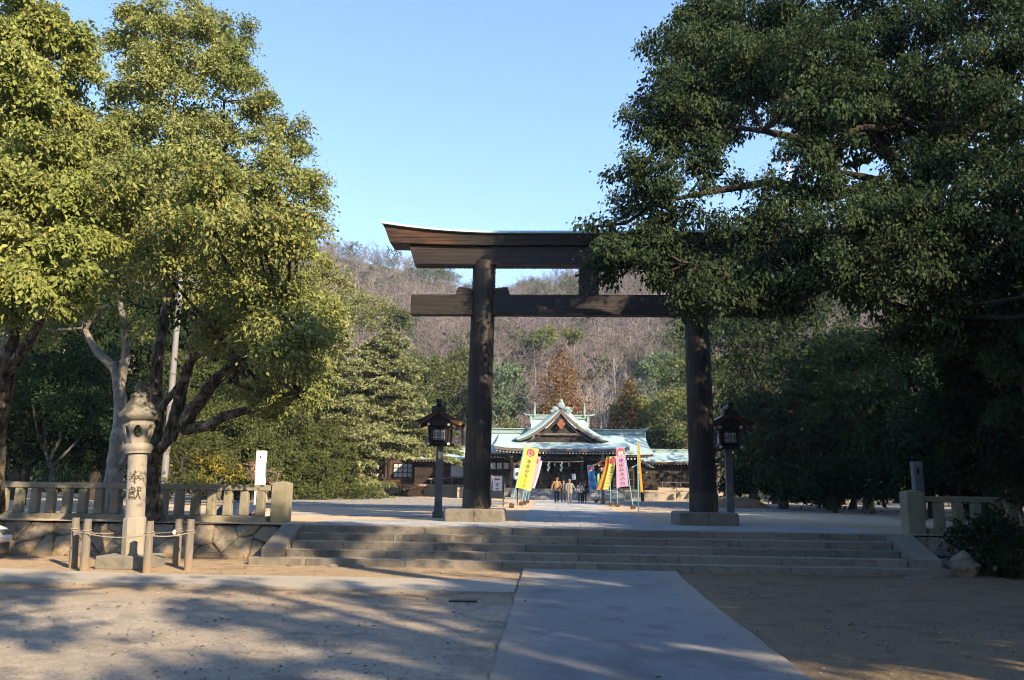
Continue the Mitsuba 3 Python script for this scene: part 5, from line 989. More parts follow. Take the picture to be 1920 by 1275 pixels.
    'R2': [[(13.69, 40, 1.57, 1.29), (15.32, 39, 1.46, 1.13), (13.36, 44, 1.19, 1.14)], [(15.07, 34, 1.53, 1.2), (16.31, 33, 1.75, 1.27), (15.59, 36, 2.71, 1.16)], [(16.34, 30, 1.89, 1.15), (16.85, 29, 1.51, 1.3), (17.18, 32, 3.58, 1.45)], [(13.82, 52, 1.69, 1.15), (12.62, 54, 1.52, 1.05)], [(12.28, 24, 4.66, 0.95), (13.26, 24, 3.72, 1.02), (12.36, 25, 3.49, 0.65), (13.55, 24, 2.02, 0.92), (13.04, 25, 2.21, 0.81), (12.61, 25.5, 1.74, 0.59)]],
    'T4back': [(4.18, 22, 12.71, 1.26), (6.34, 23, 13.93, 1.64), (9.1, 23, 11.63, 1.45), (10.99, 22, 11.64, 1.84), (9.48, 21, 7.21, 1.7), (11.27, 21, 8.7, 1.86), (11.42, 21, 5.76, 1.54)],
    'hillgreen': [[(-31.67, 135, 30.28, 4.46), (-34.21, 130, 31.02, 3.59)], [(-27.46, 140, 30.41, 2.4)], [(-14.58, 108, 14.78, 3.06), (-14.9, 106, 10.23, 2.84)], [(-12.86, 115, 18.04, 2.8), (-11.78, 110, 11.35, 2.95)], [(-6.67, 104, 14.68, 3.15), (-7.23, 103, 10.73, 2.75), (-5.17, 103, 11.44, 2.07)], [(-4.86, 98, 6.37, 2.92), (-6.46, 98, 5.07, 2.59)], [(-2.33, 165, 31.21, 2.01)], [(-0.68, 170, 33.78, 1.61), (5.07, 170, 33.1, 1.61)], [(24.44, 140, 30.62, 3.78), (23.08, 138, 26.4, 2.78)], [(15.31, 118, 17.89, 2.05), (16.36, 118, 19.49, 1.74), (14.35, 117, 14.6, 1.87)], [(18.37, 121, 19.15, 1.62), (18.46, 120, 15.78, 2.07)], [(10.32, 104, 10.64, 2.48), (11.68, 104, 9.63, 2.06)], [(13.52, 100, 9.32, 2.64), (16.18, 102, 11.53, 2.7), (17.07, 100, 7.38, 2.63)], [(13.7, 97, 6.53, 1.91), (11.81, 97, 7.14, 1.66)], [(-16.95, 100, 15.1, 3.05), (-15.78, 98, 10.17, 2.63)], [(17.11, 92, 14.21, 3.07), (17.18, 90, 8.54, 2.97)], [(21.13, 100, 22.17, 3.37)]],
    'T1limbs': [[(-10.44, 21.2, -0.32), (-10.5, 21.1, 0.51), (-10.56, 21, 1.34), (-10.39, 20.9, 1.76), (-9.96, 20.7, 2.1), (-9.51, 20.5, 2.44)], [(-9.51, 20.5, 2.44), (-9.22, 20.3, 2.87), (-8.61, 20, 3.51), (-8.01, 19.8, 4.03), (-7.52, 19.7, 4.36), (-6.98, 19.8, 5.01), (-6.53, 20, 5.76)], [(-9.96, 20.7, 2.1), (-9.7, 20.5, 3), (-9.61, 20.4, 3.55), (-9.3, 20.2, 4.37), (-9.1, 20, 5.18), (-8.83, 19.8, 6.27), (-8.81, 20, 7.64)], [(-9.5, 20.5, 2.37), (-8.81, 20.2, 2.43), (-8.18, 19.8, 2.67), (-7.4, 19.5, 2.81), (-6.78, 19.2, 3.09), (-6.12, 19.2, 3.23)], [(-10.48, 20.9, 1.76), (-10.57, 21.2, 2.63), (-10.93, 21.6, 3.69), (-11.02, 21.8, 4.93), (-10.96, 22, 6.54), (-10.98, 22, 8.47), (-11.18, 21.5, 9.76), (-11.06, 21.3, 11.16), (-10.82, 21, 12.67)], [(-10.57, 21.2, 2.92), (-10, 20.9, 3.47), (-9.25, 20.4, 4.33)], [(-8.56, 19.9, 4.21), (-8.94, 20.1, 4.42), (-9.33, 20.3, 4.78), (-9.44, 20.4, 5.26), (-9.82, 20.6, 6.48), (-10.7, 20.6, 7.69)], [(-11.32, 21.8, 8.08), (-11.63, 21, 8.92), (-12.15, 20.5, 9.83)], [(-10.98, 22, 8.47), (-9.76, 21.5, 9.75), (-9.03, 21, 11)], [(-8.81, 20, 7.64), (-8.13, 20.3, 8.65), (-7.5, 20.8, 9.93)], [(-7.52, 19.7, 4.36), (-6.61, 19.6, 4.55), (-6.07, 20, 5.05)], [(-8.83, 19.8, 6.27), (-7.87, 19.6, 6.79), (-7.22, 20, 7.64)]],
    'T2limbs': [[(-14.51, 20.5, 0.19), (-14.24, 20, 1.81), (-13.57, 19.2, 3.36), (-13.3, 18.8, 4.11), (-12.8, 18.2, 4.78), (-12, 17, 6.02), (-11.64, 16.5, 7.74), (-11.58, 16.6, 9.73), (-11.93, 17, 11.59)], [(-13.27, 18.9, 3.72), (-12.69, 18.5, 4.12), (-12.05, 18, 4.75), (-9.85, 15, 4.77), (-9.25, 14.2, 4.78)], [(-11.64, 16.5, 7.74), (-10.66, 16.5, 7.73), (-9.51, 16.3, 7.15)], [(-12, 17, 6.02), (-10.38, 15, 5.54), (-9.94, 14.3, 5.65)]],
    'T3limbs': [[(-14.22, 26, -0.64), (-14.26, 26, 0.55), (-14.24, 26, 1.76), (-14.34, 26.2, 3), (-14.54, 26.3, 4.27), (-14.79, 26.3, 4.82), (-15.51, 26.3, 5.46), (-16.08, 26.4, 6.31), (-16.46, 26.6, 7.3)], [(-14.54, 26.3, 4.27), (-14.36, 26.2, 5.35), (-14.48, 26, 6.42), (-14.78, 26, 7.54), (-15.13, 26, 8.68)], [(-14.13, 26, 1.41), (-13.65, 25.6, 1.92), (-13.42, 25.4, 2.77)], [(-14.18, 26, 0.21), (-13.61, 25.6, 0.65), (-12.98, 25.3, 0.66)], [(-16.03, 26.4, 6.22), (-15.51, 26.2, 6.83), (-15.04, 26, 6.98)]],
    'T4limbs': [[(13.61, 22.5, 0.56), (13.2, 22, 2.79), (12.63, 21.4, 4.7), (11.75, 20.8, 6), (10.47, 20.2, 7.11), (9.29, 19.8, 7.98), (8.29, 19.5, 8.72), (7.18, 19.3, 8.92)], [(12.63, 21.4, 4.7), (12.24, 21, 7.21), (12.11, 20.8, 9.82), (11.93, 20.6, 12.04), (11.49, 20.5, 14.05)], [(11.75, 20.8, 6), (9.95, 19.5, 5.15), (8.29, 18.6, 5.08), (6.89, 18, 5.69), (5.67, 17.8, 6.39), (4.92, 17.7, 6.23), (4.11, 17.8, 6.11), (3.28, 17.9, 6.1)], [(9.29, 19.8, 7.98), (8.45, 19.4, 9.67), (7.46, 19, 10.93), (6.39, 19.2, 12.23)], [(7.18, 19.3, 8.92), (6.2, 19, 9.65), (5.27, 18.9, 9.82), (4.11, 19, 10.02)], [(8.29, 19.5, 8.72), (6.9, 19, 8.11), (5.44, 18.8, 8.45), (3.84, 18.6, 8.11), (2.54, 18.5, 7.8)], [(12.11, 20.8, 9.82), (10.27, 19.4, 9.38), (9.14, 18.6, 9.72), (8.27, 18.3, 9.93)], [(11.93, 20.6, 12.04), (9.45, 19.5, 11.77), (8.32, 19.2, 12.8)], [(8.65, 18.9, 9.87), (7.21, 18.2, 9.55), (6.33, 17.8, 8.57)]],
    'U1limbs': [[(-18.82, 30, 0.74), (-18.93, 30, 1.64), (-18.86, 29.9, 2.14), (-18.54, 29.8, 2.6), (-18.79, 29.8, 3.45), (-18.81, 29.8, 4.27)], [(-18.89, 30, 1.34), (-19.14, 29.9, 2.04), (-19.45, 29.8, 2.63), (-19.66, 29.8, 3.34), (-19.88, 29.8, 4.06)], [(-18.87, 30, 1.54), (-18.18, 29.8, 2.21), (-17.54, 29.8, 2.96)], [(-19.14, 29.9, 2.04), (-19.37, 30, 3.06), (-19.61, 30, 4.29)]],
}

def unit(v): return v / (np.linalg.norm(v, axis=-1, keepdims=True) + 1e-12)
def leaf_mesh(c, ax, nr, L, W, fold=0.25):
    """Folded diamond leaves: two triangles each."""
    ax = unit(ax); sd = unit(np.cross(ax, nr)); nr = np.cross(sd, ax); n = len(c)
    L, W = np.broadcast_to(L, n)[:, None], np.broadcast_to(W, n)[:, None]
    v = np.stack([c, c + ax * L * 0.45 + sd * W * 0.5 + nr * W * fold, c + ax * L, c + ax * L * 0.45 - sd * W * 0.5 + nr * W * fold], 1).reshape(-1, 3)
    k = np.arange(n)[:, None] * 4
    return v, np.vstack([k + [0, 1, 2], k + [0, 2, 3]])
def crown(blobs, n, L, seed, pal, yellow=0.004, yc=(0.34, 0.27, 0.06), hang=0.55, sub=0.33, inner=0.15, flat_=0.85, droop=0.35, dens=2.4):
    """Leaves in sprays over the shells of the clumps. Returns mesh, colours and spray centres per clump."""
    r = rng(seed); B = np.array(blobs); w = B[:, 3] ** 2; w = w / w.sum()
    C, N, S, tw = [], [], [], []
    for (x, y, z, R), q in zip(B, w):
        m = max(40, int(n * q)); k = max(5, int(dens * R * R / (sub * sub)))
        d = unit(r.normal(size=(k, 3))); d[:, 2] = np.where(d[:, 2] < -0.55, -0.4 * d[:, 2], d[:, 2]); d = unit(d)
        rad = R * (0.66 + 0.44 * r.random(k)); rad *= 0.68 + 0.7 * meshkit.fbm(d * 1.6 + [x, y, z], 2, seed)
        sc = np.array([x, y, z]) + d * rad[:, None] * [1, 1, flat_]
        tw.append(sc)
        mi_ = int(m * inner); i = r.integers(0, k, m - mi_)
        off = r.normal(size=(m - mi_, 3)) * sub * 0.5 * [1, 1, 0.75]
        off[:, 2] -= droop * (off[:, 0] ** 2 + off[:, 1] ** 2) / sub
        C.append(sc[i] + off); N.append(unit(d[i] + 0.5 * unit(off))); S.append(np.stack([i + 1000 * len(S), np.ones(m - mi_)], 1))
        e = unit(r.normal(size=(mi_, 3))); C.append(np.array([x, y, z]) + e * R * 0.62 * r.random((mi_, 1)) ** 0.4); N.append(e); S.append(np.stack([np.full(mi_, 999 + 1000 * len(S)), np.full(mi_, 1.35)], 1))
    C, N, S = np.vstack(C), np.vstack(N), np.vstack(S); m = len(C)
    ax = unit(N * 0.45 + r.normal(size=(m, 3)) * 0.5 - [0, 0, hang]); nr = unit(N * 0.7 + [0, 0, 0.55] + r.normal(size=(m, 3)) * 0.55)
    sz = S[:, 1] * (0.55 + 0.9 * r.random(m) ** 1.3)
    v, f = leaf_mesh(C, ax, nr, L * sz, L * 0.55 * sz)
    pal = np.array(pal); key = (S[:, 0].astype(int) * 7919) % 997 / 997.0
    t = np.clip(0.5 * key + 0.5 * r.random(m) + 0.25 * (meshkit.noise(C * 0.5, seed) - 0.5), 0, 1)[:, None]
    c = pal[0] * (1 - t) + pal[1] * t; c = c * (0.75 + 0.5 * r.random((m, 1)))
    ye = (r.random(m) < yellow * (0.3 + 4 * (meshkit.noise(C * 0.35 + 40, seed) > 0.68)))
    c[ye] = np.array(yc) * (0.7 + 0.5 * r.random((ye.sum(), 1)))
    return (v, f), np.repeat(c, 4, 0), tw
def limb_mesh(courses, r_start, r_end=0.03, n=9, seed=0):
    out = []
    for i, c in enumerate(courses):
        p = np.array(c, float); a = r_start[i] if i < len(r_start) else 0.07
        t = np.linspace(0, len(p) - 1, 6 * len(p)); q = np.stack([np.interp(t, np.arange(len(p)), p[:, k]) for k in range(3)], 1)
        for _ in range(2): q[1:-1] = (q[:-2] + 2 * q[1:-1] + q[2:]) / 4
        q = q + 0.05 * a / 0.2 * (meshkit.noise(q * 1.7 + [[i, 0, 0]], seed)[:, None] - 0.5) * [[1, 1, 0.4]]
        rad = a * (1 - np.linspace(0, 1, len(q))) ** 0.75 + r_end
        if i == 0: rad = rad * (1 + 0.55 * np.exp(-np.linspace(0, 9, len(q))))
        out.append(tube(q, rad, n, wob=0.08, seed=seed + i))
    return out
def twigs(tw, blobs, courses, seed, per=5, r0=0.045):
    P = np.vstack([np.array(c, float) for c in courses]); out = []; r = rng(seed)
    for sc, b in zip(tw, blobs):
        c = np.array(b[:3]); d = np.linalg.norm(P - c, axis=1) + 0.6 * np.maximum(0, P[:, 2] - c[2]); a = P[np.argmin(d)]
        mid = (a + c) / 2 + r.normal(size=3) * 0.12; mid[2] -= 0.1
        out.append(tube([a, mid, c], [r0 * 1.3, r0, r0 * 0.6], 5, cap=False))
        for j in r.choice(len(sc), min(per, len(sc)), replace=False):
            m = (c + sc[j]) / 2 + r.normal(size=3) * 0.06
            out.append(tube([c, m, sc[j]], [r0 * 0.55, r0 * 0.35, 0.006], 3, cap=False))
    return out
def tree(name, label, blobs, n, L, seed, pal, courses=None, radii=(0.2,), group=None, leaf='m_leaf', bark_='m_bark', extra=None, category='tree', tw_per=5, **kw):
    k = thing(name, label, category, group)
    m, c, tw = crown(blobs, n, L, seed, pal, **kw)
    part(k, 'crown', m, leaf, color=c)
    if courses is None:
        B = np.array(blobs); g = B[:, :3].mean(0); zb = kw.get('zb', 0.0)
        lo = B[np.argmin(B[:, 2])]; ground = GROUND(g[0], g[1])
        courses = [[(g[0], g[1] + 0.2, ground - 0.2), (g[0] + 0.15, g[1] + 0.2, (ground + g[2]) / 2), (g[0], g[1], g[2])]] + [[(g[0] + 0.1, g[1] + 0.1, ground + 0.45 * (g[2] - ground)), tuple((B[i, :3] + g) / 2), tuple(B[i, :3])] for i in range(len(B))]
        radii = [radii[0]] + [radii[0] * 0.5] * len(B)
    part(k, 'trunk', join(limb_mesh(courses, radii, seed=seed) + twigs(tw, blobs, courses, seed, tw_per)), bark_, smooth=60)
    return k
RX = np.array([-420, -150, -107, -67, -49, -37, -29, -21, 5, 22, 96, 300, 420.0]); RZ = np.array([155, 127, 112, 103, 97, 89, 85, 90, 96, 101, 121, 150, 155.0])
def GROUND(x, y):
    x, y = np.asarray(x, float), np.asarray(y, float)
    t = np.clip((y - 106) / 264.0, 0, 1); back = np.clip((y - 370) / 200, 0, 1)
    n = meshkit.fbm(np.stack([x * 0.02, y * 0.02, 0 * x + 3], -1), 3, 5) - 0.5
    z = np.interp(x, RX, RZ) * (t ** 1.02) * (1 - 0.5 * back) + 14 * n * np.minimum(1, 3 * t) * (1 - t ** 3)
    return np.where(y < 106, 0, np.maximum(z, 0))
# leaf greens, each with a dark and a light end
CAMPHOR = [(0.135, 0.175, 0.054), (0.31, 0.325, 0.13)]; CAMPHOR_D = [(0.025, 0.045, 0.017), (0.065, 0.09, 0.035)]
DARK = [(0.011, 0.02, 0.008), (0.029, 0.046, 0.018)]; HOLLY = [(0.03, 0.06, 0.026), (0.065, 0.1, 0.043)]; HEDGE = [(0.05, 0.068, 0.022), (0.11, 0.125, 0.045)]

# ------------------------------------------------------------------ the big trees on the left
V = VEG
t1 = tree('camphor_tree', 'large camphor tree with many limbs and olive leaves behind the stone lantern', V['T1'], 185000, 0.097, 1, CAMPHOR, V['T1limbs'], (0.27, 0.17, 0.15, 0.13, 0.17, 0.08, 0.12, 0.09, 0.09, 0.08, 0.07, 0.06), yellow=0.025, dens=1.05, inner=0.07)
m, c, tw = crown(V['T1back'], 5000, 0.2, 71, CAMPHOR_D); part(t1, 'inner_foliage', m, 'm_leaf', color=c)  # inner leaves take the darker green: crown shade put into the colour
tree('camphor_tree', 'camphor tree with large glossy yellow green leaves at the left edge', V['T2'], 70000, 0.112, 2, [(0.155, 0.2, 0.05), (0.335, 0.345, 0.12)], V['T2limbs'], (0.25, 0.12, 0.08, 0.08), yellow=0.04, hang=0.7, dens=1.1, inner=0.08)
tree('camphor_tree', 'pale barked leaning tree with pruned limbs behind the left fence', V['T3'], 30000, 0.12, 3, CAMPHOR, V['T3limbs'], (0.27, 0.13, 0.12, 0.09, 0.07), yellow=0.01, bark_='m_palebark')
for i, (k, lab, pal, n) in enumerate((('U1', 'tall evergreen shrub with sunlit leathery leaves behind the left fence', HOLLY, 11000), ('U2', 'dark evergreen shrub at the far left behind the fence', DARK, 7000), ('U3', 'dark evergreen shrub beside the leaning pale trunk', DARK, 6500), ('U4', 'shaded evergreen shrub right behind the stone lantern', HEDGE, 8000))):
    tree('evergreen_shrub', lab, V[k], n, 0.14, 10 + i, pal, V['U1limbs'] if i == 0 else None, radii=(0.05, 0.03, 0.025, 0.02) if i == 0 else (0.09,), category='shrub', leaf='m_leaf', bark_='m_bark' if i == 0 else 'm_darkbark', hang=0.2)
tree('yellow_leaved_shrub', 'small shrub with yellow green leaves left of the white marker post', V['U5'], 4500, 0.13, 15, [(0.05, 0.07, 0.018), (0.15, 0.15, 0.03)], radii=(0.05,), category='shrub', yellow=0.1, sub=0.25)
dl = ['tall dark evergreen tree behind the leaning pale trunk at far left', 'tall dark evergreen tree second behind the left fence', 'dark evergreen tree behind the limbs of the big camphor', 'dark evergreen tree between the big camphor and the conifers', 'dark evergreen tree at the extreme left edge', 'dark evergreen tree left of the tall conifers']
for i, b in enumerate(V['dark']):
    tree('evergreen_tree', dl[i], b, 7000, 0.34, 20 + i, DARK, radii=(0.25,), leaf='m_leaf_far', bark_='m_darkbark', sub=0.6, inner=0.3)
hl = ['olive green bush left of the mid hedge', 'round bush behind the white marker post', 'tall bush in the middle of the left hedge', 'bush right of the middle in the left hedge', 'low bush beside the conifers at the left building', 'bushy tree above the middle of the left hedge']
for i, b in enumerate(V['H']):
    tree('bush', hl[i], b, 8000 if len(b) > 1 else 4500, 0.2, 30 + i, HEDGE, radii=(0.08,), category='bush', leaf='m_leaf_far', sub=0.5, inner=0.25, hang=0.2, yellow=0.01)
r = rng(77)
fs = [[(x, 45 + 14 * (x + 24) / 12 + 3 * r.random() + (2 if q else 0), 0.35 + 0.3 * r.random(), 0.6 + 0.3 * r.random()) for q in (0, 1)] for x in np.linspace(-21.5, -13.5, 8)]
m, c, tw = crown([b for q in fs for b in q], 9000, 0.17, 78, HEDGE, hang=0.1); k = struct('undergrowth', m, 'm_leaf_far', 'low leafy growth along the foot of the left hedge', kind='stuff', color=c); labels[k]['category'] = 'undergrowth'

# ------------------------------------------------------------------ deodar cedars
def deodar(label, x, y, h, rad, seed, z0=0.0, low=1.2, n_b=120, tint=1.0):
    k = thing('cedar_tree', label, 'conifer'); r = rng(seed)
    part(k, 'trunk', tube([(x, y, z0 - 0.2), (x + 0.1, y, z0 + h * 0.5), (x, y, z0 + h * 0.97)], [0.34, 0.2, 0.03], 10), 'm_bark', smooth=60)
    C, AX, NR, LL, COL = [], [], [], [], []; bm = []
    for b in range(n_b):
        u = (b + r.random()) / n_b; z = low + (h - low) * u ** 1.12; a = b * 2.39996 + 0.5 * r.random()
        Lb = (rad * (1 - u) ** 0.68 + 0.3) * (0.72 + 0.5 * r.random()); dv = np.array([math.cos(a), math.sin(a), 0]); sv = np.array([-dv[1], dv[0], 0])
        rise = 0.25 - 0.3 * (1 - u) + 0.16 * r.random(); dr_ = 0.16 * r.random() + 0.1
        f_ = lambda s: np.array([x, y, z0 + z]) + dv * (Lb * s)[:, None] + np.array([0, 0, 1.0]) * (Lb * (rise * s - dr_ * s ** 2.2))[:, None]
        ss = np.linspace(0, 1, 6); bm.append(tube(f_(ss), np.linspace(0.05 + 0.02 * (1 - u), 0.008, 6), 3, cap=False))
        m = int(58 * Lb) + 14; s = 0.12 + 0.9 * r.random(m) ** 0.75; w = Lb * 0.34 * np.sin(np.clip(s * 0.95 + 0.12, 0, 1) * math.pi) ** 0.7
        lat = (2 * r.random(m) - 1) * w; p = f_(s) + sv * lat[:, None]; p[:, 2] += -0.24 * np.abs(lat) - 0.1 * r.random(m) + 0.05
        C.append(p); out = dv * (0.75) + sv * np.sign(lat)[:, None] * 0.55 + r.normal(size=(m, 3)) * 0.35; out[:, 2] -= 0.25
        AX.append(out); NR.append(np.array([0, 0, 0.7]) + r.normal(size=(m, 3)) * 0.6); LL.append(0.3 + 0.25 * r.random(m))
        base = np.array([0.24, 0.26, 0.125]) * tint * (0.8 + 0.5 * r.random()); cc = base * (0.6 + 0.7 * r.random((m, 1)))
        dead = r.random() < 0.03
        COL.append(cc if not dead else np.array([0.22, 0.14, 0.09]) * (0.7 + 0.5 * r.random((m, 1))))
    C, AX, NR, LL, COL = np.vstack(C), np.vstack(AX), np.vstack(NR), np.concatenate(LL), np.vstack(COL)
    C2 = np.vstack([C, C]); AX2 = np.vstack([AX, AX + 0.9 * r.normal(size=AX.shape)])
    m = leaf_mesh(C2, AX2, np.vstack([NR, NR]), np.concatenate([LL, LL * 0.85]), 0.16, 0.12)
    part(k, 'foliage', m, 'm_leaf_far', color=np.repeat(np.vstack([COL, COL * 0.9]), 4, 0))
    part(k, 'branches', join(bm), 'm_bark', smooth=60)
deodar('tall spreading cedar, nearest of the conifers left of the gate', -15.4, 74, 15.4, 6.3, 1, low=4.2, n_b=150)
deodar('tall cedar at the left with dark layered boughs behind the camphor', -19.0, 67, 16.6, 5.4, 2, low=1.2, n_b=150, tint=1.0)
deodar('broad lower cedar between the two tall conifers', -18.6, 71, 10.5, 4.0, 3, low=1.4, n_b=90, tint=1.0)

# ------------------------------------------------------------------ the big tree on the right and the dark grove behind it
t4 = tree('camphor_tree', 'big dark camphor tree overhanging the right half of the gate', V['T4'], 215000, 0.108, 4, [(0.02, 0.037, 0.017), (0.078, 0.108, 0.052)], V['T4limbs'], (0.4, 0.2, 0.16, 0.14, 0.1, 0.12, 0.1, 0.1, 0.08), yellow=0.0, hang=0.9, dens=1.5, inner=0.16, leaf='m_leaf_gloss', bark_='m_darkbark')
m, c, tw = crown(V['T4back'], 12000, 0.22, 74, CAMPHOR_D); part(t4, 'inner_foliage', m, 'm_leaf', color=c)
rl = ['dark evergreen right beside the right gate pillar', 'tall dark evergreen rising behind the right gate pillar', 'dark round evergreen behind the right gate lamp', 'dark evergreen in the middle of the right grove', 'evergreen catching sun in the right grove', 'broad dark evergreen right of the sunlit one', 'large dark evergreen at the right behind the fence', 'dark evergreen at the extreme right edge', 'low evergreen shrub behind the right fence', 'low dark evergreen under the right grove', 'tall dark evergreen at the back of the right grove']
for i, b in enumerate(V['R']):  # sunlight on one tree is put into lighter leaf and bark colours
    tree('evergreen_tree', rl[i], b, 8000, 0.25 if b[0][1] < 45 else 0.32, 40 + i, [(0.018, 0.03, 0.013), (0.045, 0.065, 0.028)] if i != 4 else CAMPHOR_D, radii=(0.22,), leaf='m_leaf_far', bark_='m_darkbark' if i not in (4, 8) else 'm_bark', sub=0.55, inner=0.3, hang=0.3)
for i, b in enumerate(V['R2']):
    tree('evergreen_shrub', ['dense dark shrub in the middle of the row behind the right lamp', 'dense dark shrub behind the right fence beside the grey marker post', 'dense dark shrub behind the right fence at the picture edge', 'low dark shrub nearest the right gate pillar', 'tall dark shrub close behind the right fence at the picture edge'][i], b, 5500, 0.24, 160 + i, DARK, radii=(0.08,), category='shrub', leaf='m_leaf_far', bark_='m_darkbark', sub=0.5, inner=0.3, hang=0.2)
tree('evergreen_shrub', 'dark shrub growing in front of the right fence', [(10.3, 20.0, 0.1, 0.5), (10.9, 20.3, 0.35, 0.45), (11.9, 20.1, 0.0, 0.5), (9.9, 19.6, -0.3, 0.4), (10.4, 19.4, -0.3, 0.5), (11.2, 19.5, -0.1, 0.5), (12.4, 19.8, 0.3, 0.6), (9.7, 19.9, 0.05, 0.3), (12.7, 20.4, 1.0, 0.45), (11.5, 20.6, 0.95, 0.35), (10.2, 19.1, -0.6, 0.35), (11.6, 19.1, -0.6, 0.45), (13.4, 20, 0.4, 0.6)], 9000, 0.1, 55, DARK, radii=(0.05,), category='shrub', sub=0.25)
# trees to the right of and behind the camera: their crowns shade the foreground
r = rng(55); DAPPLE = [[], []]  # unseen leaf clumps, set back along the sun ray from chosen shadow spots
for gx in np.arange(-13.5, 1.5, 1.75):
    for gy in np.arange(5.0, 15.0, 1.5):
        if r.random() < 0.3: continue
        x0, y0, t = gx + 1.5 * r.random(), gy + 1.3 * r.random(), 20 + 9 * r.random()
        if y0 > 15.2: continue
        DAPPLE[int(x0 > -6)].append((x0 + 0.663 * t, y0 - 0.749 * t, -0.8 + 0.466 * t, 0.42 + 0.36 * r.random()))
STEPD = []  # unseen leaf clumps added along the sun ray to dapple the steps
for x0 in np.arange(-3.6, 3.0, 0.62):
    for y0 in (18.9, 20.0, 21.4):
        if r.random() < (0.42 if x0 < -1 else 0.12): continue
        t = 21 + 7 * r.random(); STEPD.append((x0 + 0.4 * r.random() + 0.663 * t, y0 - 0.749 * t, 0.466 * t - 0.3, 0.4 + 0.25 * r.random()))
shade = [('large evergreen tree right of the lower path, outside the picture, with clumps added to dapple the steps', [(13.5, 1, 6, 2.8), (11.5, 2.5, 5, 2), (15.5, 0, 7, 2.6), (13, -1.5, 7.5, 2.2), (12.5, 3.5, 4.0, 1.6), (16, 0.5, 9.5, 1.8)] + STEPD),
         ('large evergreen tree right of the steps, outside the picture', [(14.5, 8, 6, 2.8), (12.6, 9.5, 5.2, 1.9), (16.5, 7, 7.4, 2.8), (15, 10.5, 7.5, 2.2), (18, 10, 6, 2.5), (15.5, 5, 6.5, 2.2)]),
         ('unseen tree behind and right of the camera, crown shaped to cast the left dapples', DAPPLE[0]),
         ('second unseen tree behind and right of the camera, crown shaped to cast dapples nearer the path', DAPPLE[1]),
         ('broad evergreen tree close behind the camera', [(3, -10, 10.5, 3), (6, -9.5, 11.5, 3), (0.5, -12, 11, 3), (4, -13, 12, 3.2), (8, -14, 11.5, 3)]),
         ('broad evergreen tree right of the path and the steps', [(19, 6, 8, 3), (21, 9, 9, 3), (18.5, 12.5, 9.5, 3), (21, 13.5, 7, 3), (16.5, 13.5, 7.5, 2.6), (14, 13.5, 8.6, 2), (22, 4, 6, 3)]),
         ('tall evergreen tree beyond the right edge of the fence', [(17, 18.5, 8, 2.8), (15.5, 17, 6, 2.2), (19, 20, 8.4, 2.6), (17, 21, 5, 2.6)]),
         ('tall evergreen tree further right beyond the fence', [(24, 19.5, 8, 3), (26.5, 21, 8.4, 2.8), (22, 21, 6.5, 2.6), (24, 18, 5, 2.6)]),
         ('tall evergreen tree far right beyond the fence', [(33, 19, 8.5, 3.2), (30, 20, 8, 3), (36, 21, 8.6, 3), (31, 17, 6, 3)])]
for i, (lab, b) in enumerate(shade):
    tree('shade_tree', lab, b, [7500, 12000, 4200, 4200, 8000, 16000, 9000, 9000, 9000][i], 0.3, 60 + i, CAMPHOR_D, radii=(0.3,), sub=0.55, inner=0.2, dens=1.1 if i in (0, 2, 3) else 2.4)

lb = [(-2.4, 7.5, 6.9, 0.55), (-1.6, 7.9, 7.4, 0.42), (-2.3, 7.3, 8.1, 0.5), (0.9, 7.6, 7.3, 0.5), (1.7, 7.6, 8, 0.55), (2.0, 7.9, 7.1, 0.45), (2.6, 7.7, 8.7, 0.5), (0.8, 7.4, 8.5, 0.42), (-1.9, 7.3, 9, 0.4), (6, 6, 9.5, 0.9), (8.5, 4.5, 10, 1.4)]  # unseen limb added above the view to shade the left wall and fence
lb = [(x + 0.9, y - 1.0, z + 0.62, R) if z < 9.2 else (x, y, z, R) for x, y, z, R in lb]
tree('shade_tree', 'unseen tree added right of the lower path, its long limb placed to shade the left wall', lb, 9000, 0.16, 90, CAMPHOR_D, [[(9.3, 3.8, -1), (9.2, 3.8, 3), (8.6, 4.4, 7), (7, 5, 9.2), (4, 6, 9.6), (1.5, 6.6, 9.1), (-1.3, 6.5, 8.6)]], (0.3,), sub=0.3, inner=0.2)
# the grove behind the camera and to its right, which keeps the sky's light off the shaded ground
r = rng(88); gv = []
for x in np.arange(-34, 46, 6.5):
    for y in (-27, -36): gv.append((x + 2 * r.random(), y + 4 * r.random(), 15 + 4 * r.random()))
gv += [(18, 4, 10), (21.5, 0, 12.5), (26, 3, 13), (20, 9, 9.5), (25, 9, 11.5), (29, 12, 12), (25, -6, 15), (31, 3, 15), (29, -8, 18), (35, 10, 14), (23, 33, 14), (27, 39, 15), (33, 47, 15), (34, 38, 16), (40, 56, 15), (29, 30, 15)]
b = [(R * math.cos(a) * 0.45, R * math.sin(a) * 0.45, z, R * 0.8) for z, R in ((4.8, 3.2), (8.8, 3.8), (12.8, 3.0), (15.5, 1.8)) for a in (0, 2.1, 4.2)]
m, c, tw = crown(b, 3000, 0.62, 300, CAMPHOR_D, sub=0.9, inner=0.25)
tk = tube([(0, 0, -1), (0.1, 0, 3), (0, 0.1, 9), (0, 0, 15)], [0.45, 0.34, 0.24, 0.05], 9)
scene['grove_source'] = {'type': 'shapegroup', 'crown': mikit.ply(m, 'm_leaf_far', color=c), 'trunk': mikit.ply(tk, 'm_darkbark', smooth=60)}
for i, (x, y, h) in enumerate(gv):
    k = thing('grove_tree', 'tall evergreen of the grove behind and right of the camera, outside the picture', 'tree', 'grove trees around the camera')
    scene[k] = {'type': 'instance', 'source': {'type': 'ref', 'id': 'grove_source'}, 'to_world': T().translate([x, y, 0]).rotate([0, 0, 1], 57.0 * i).scale([1, 1, h / 16])}

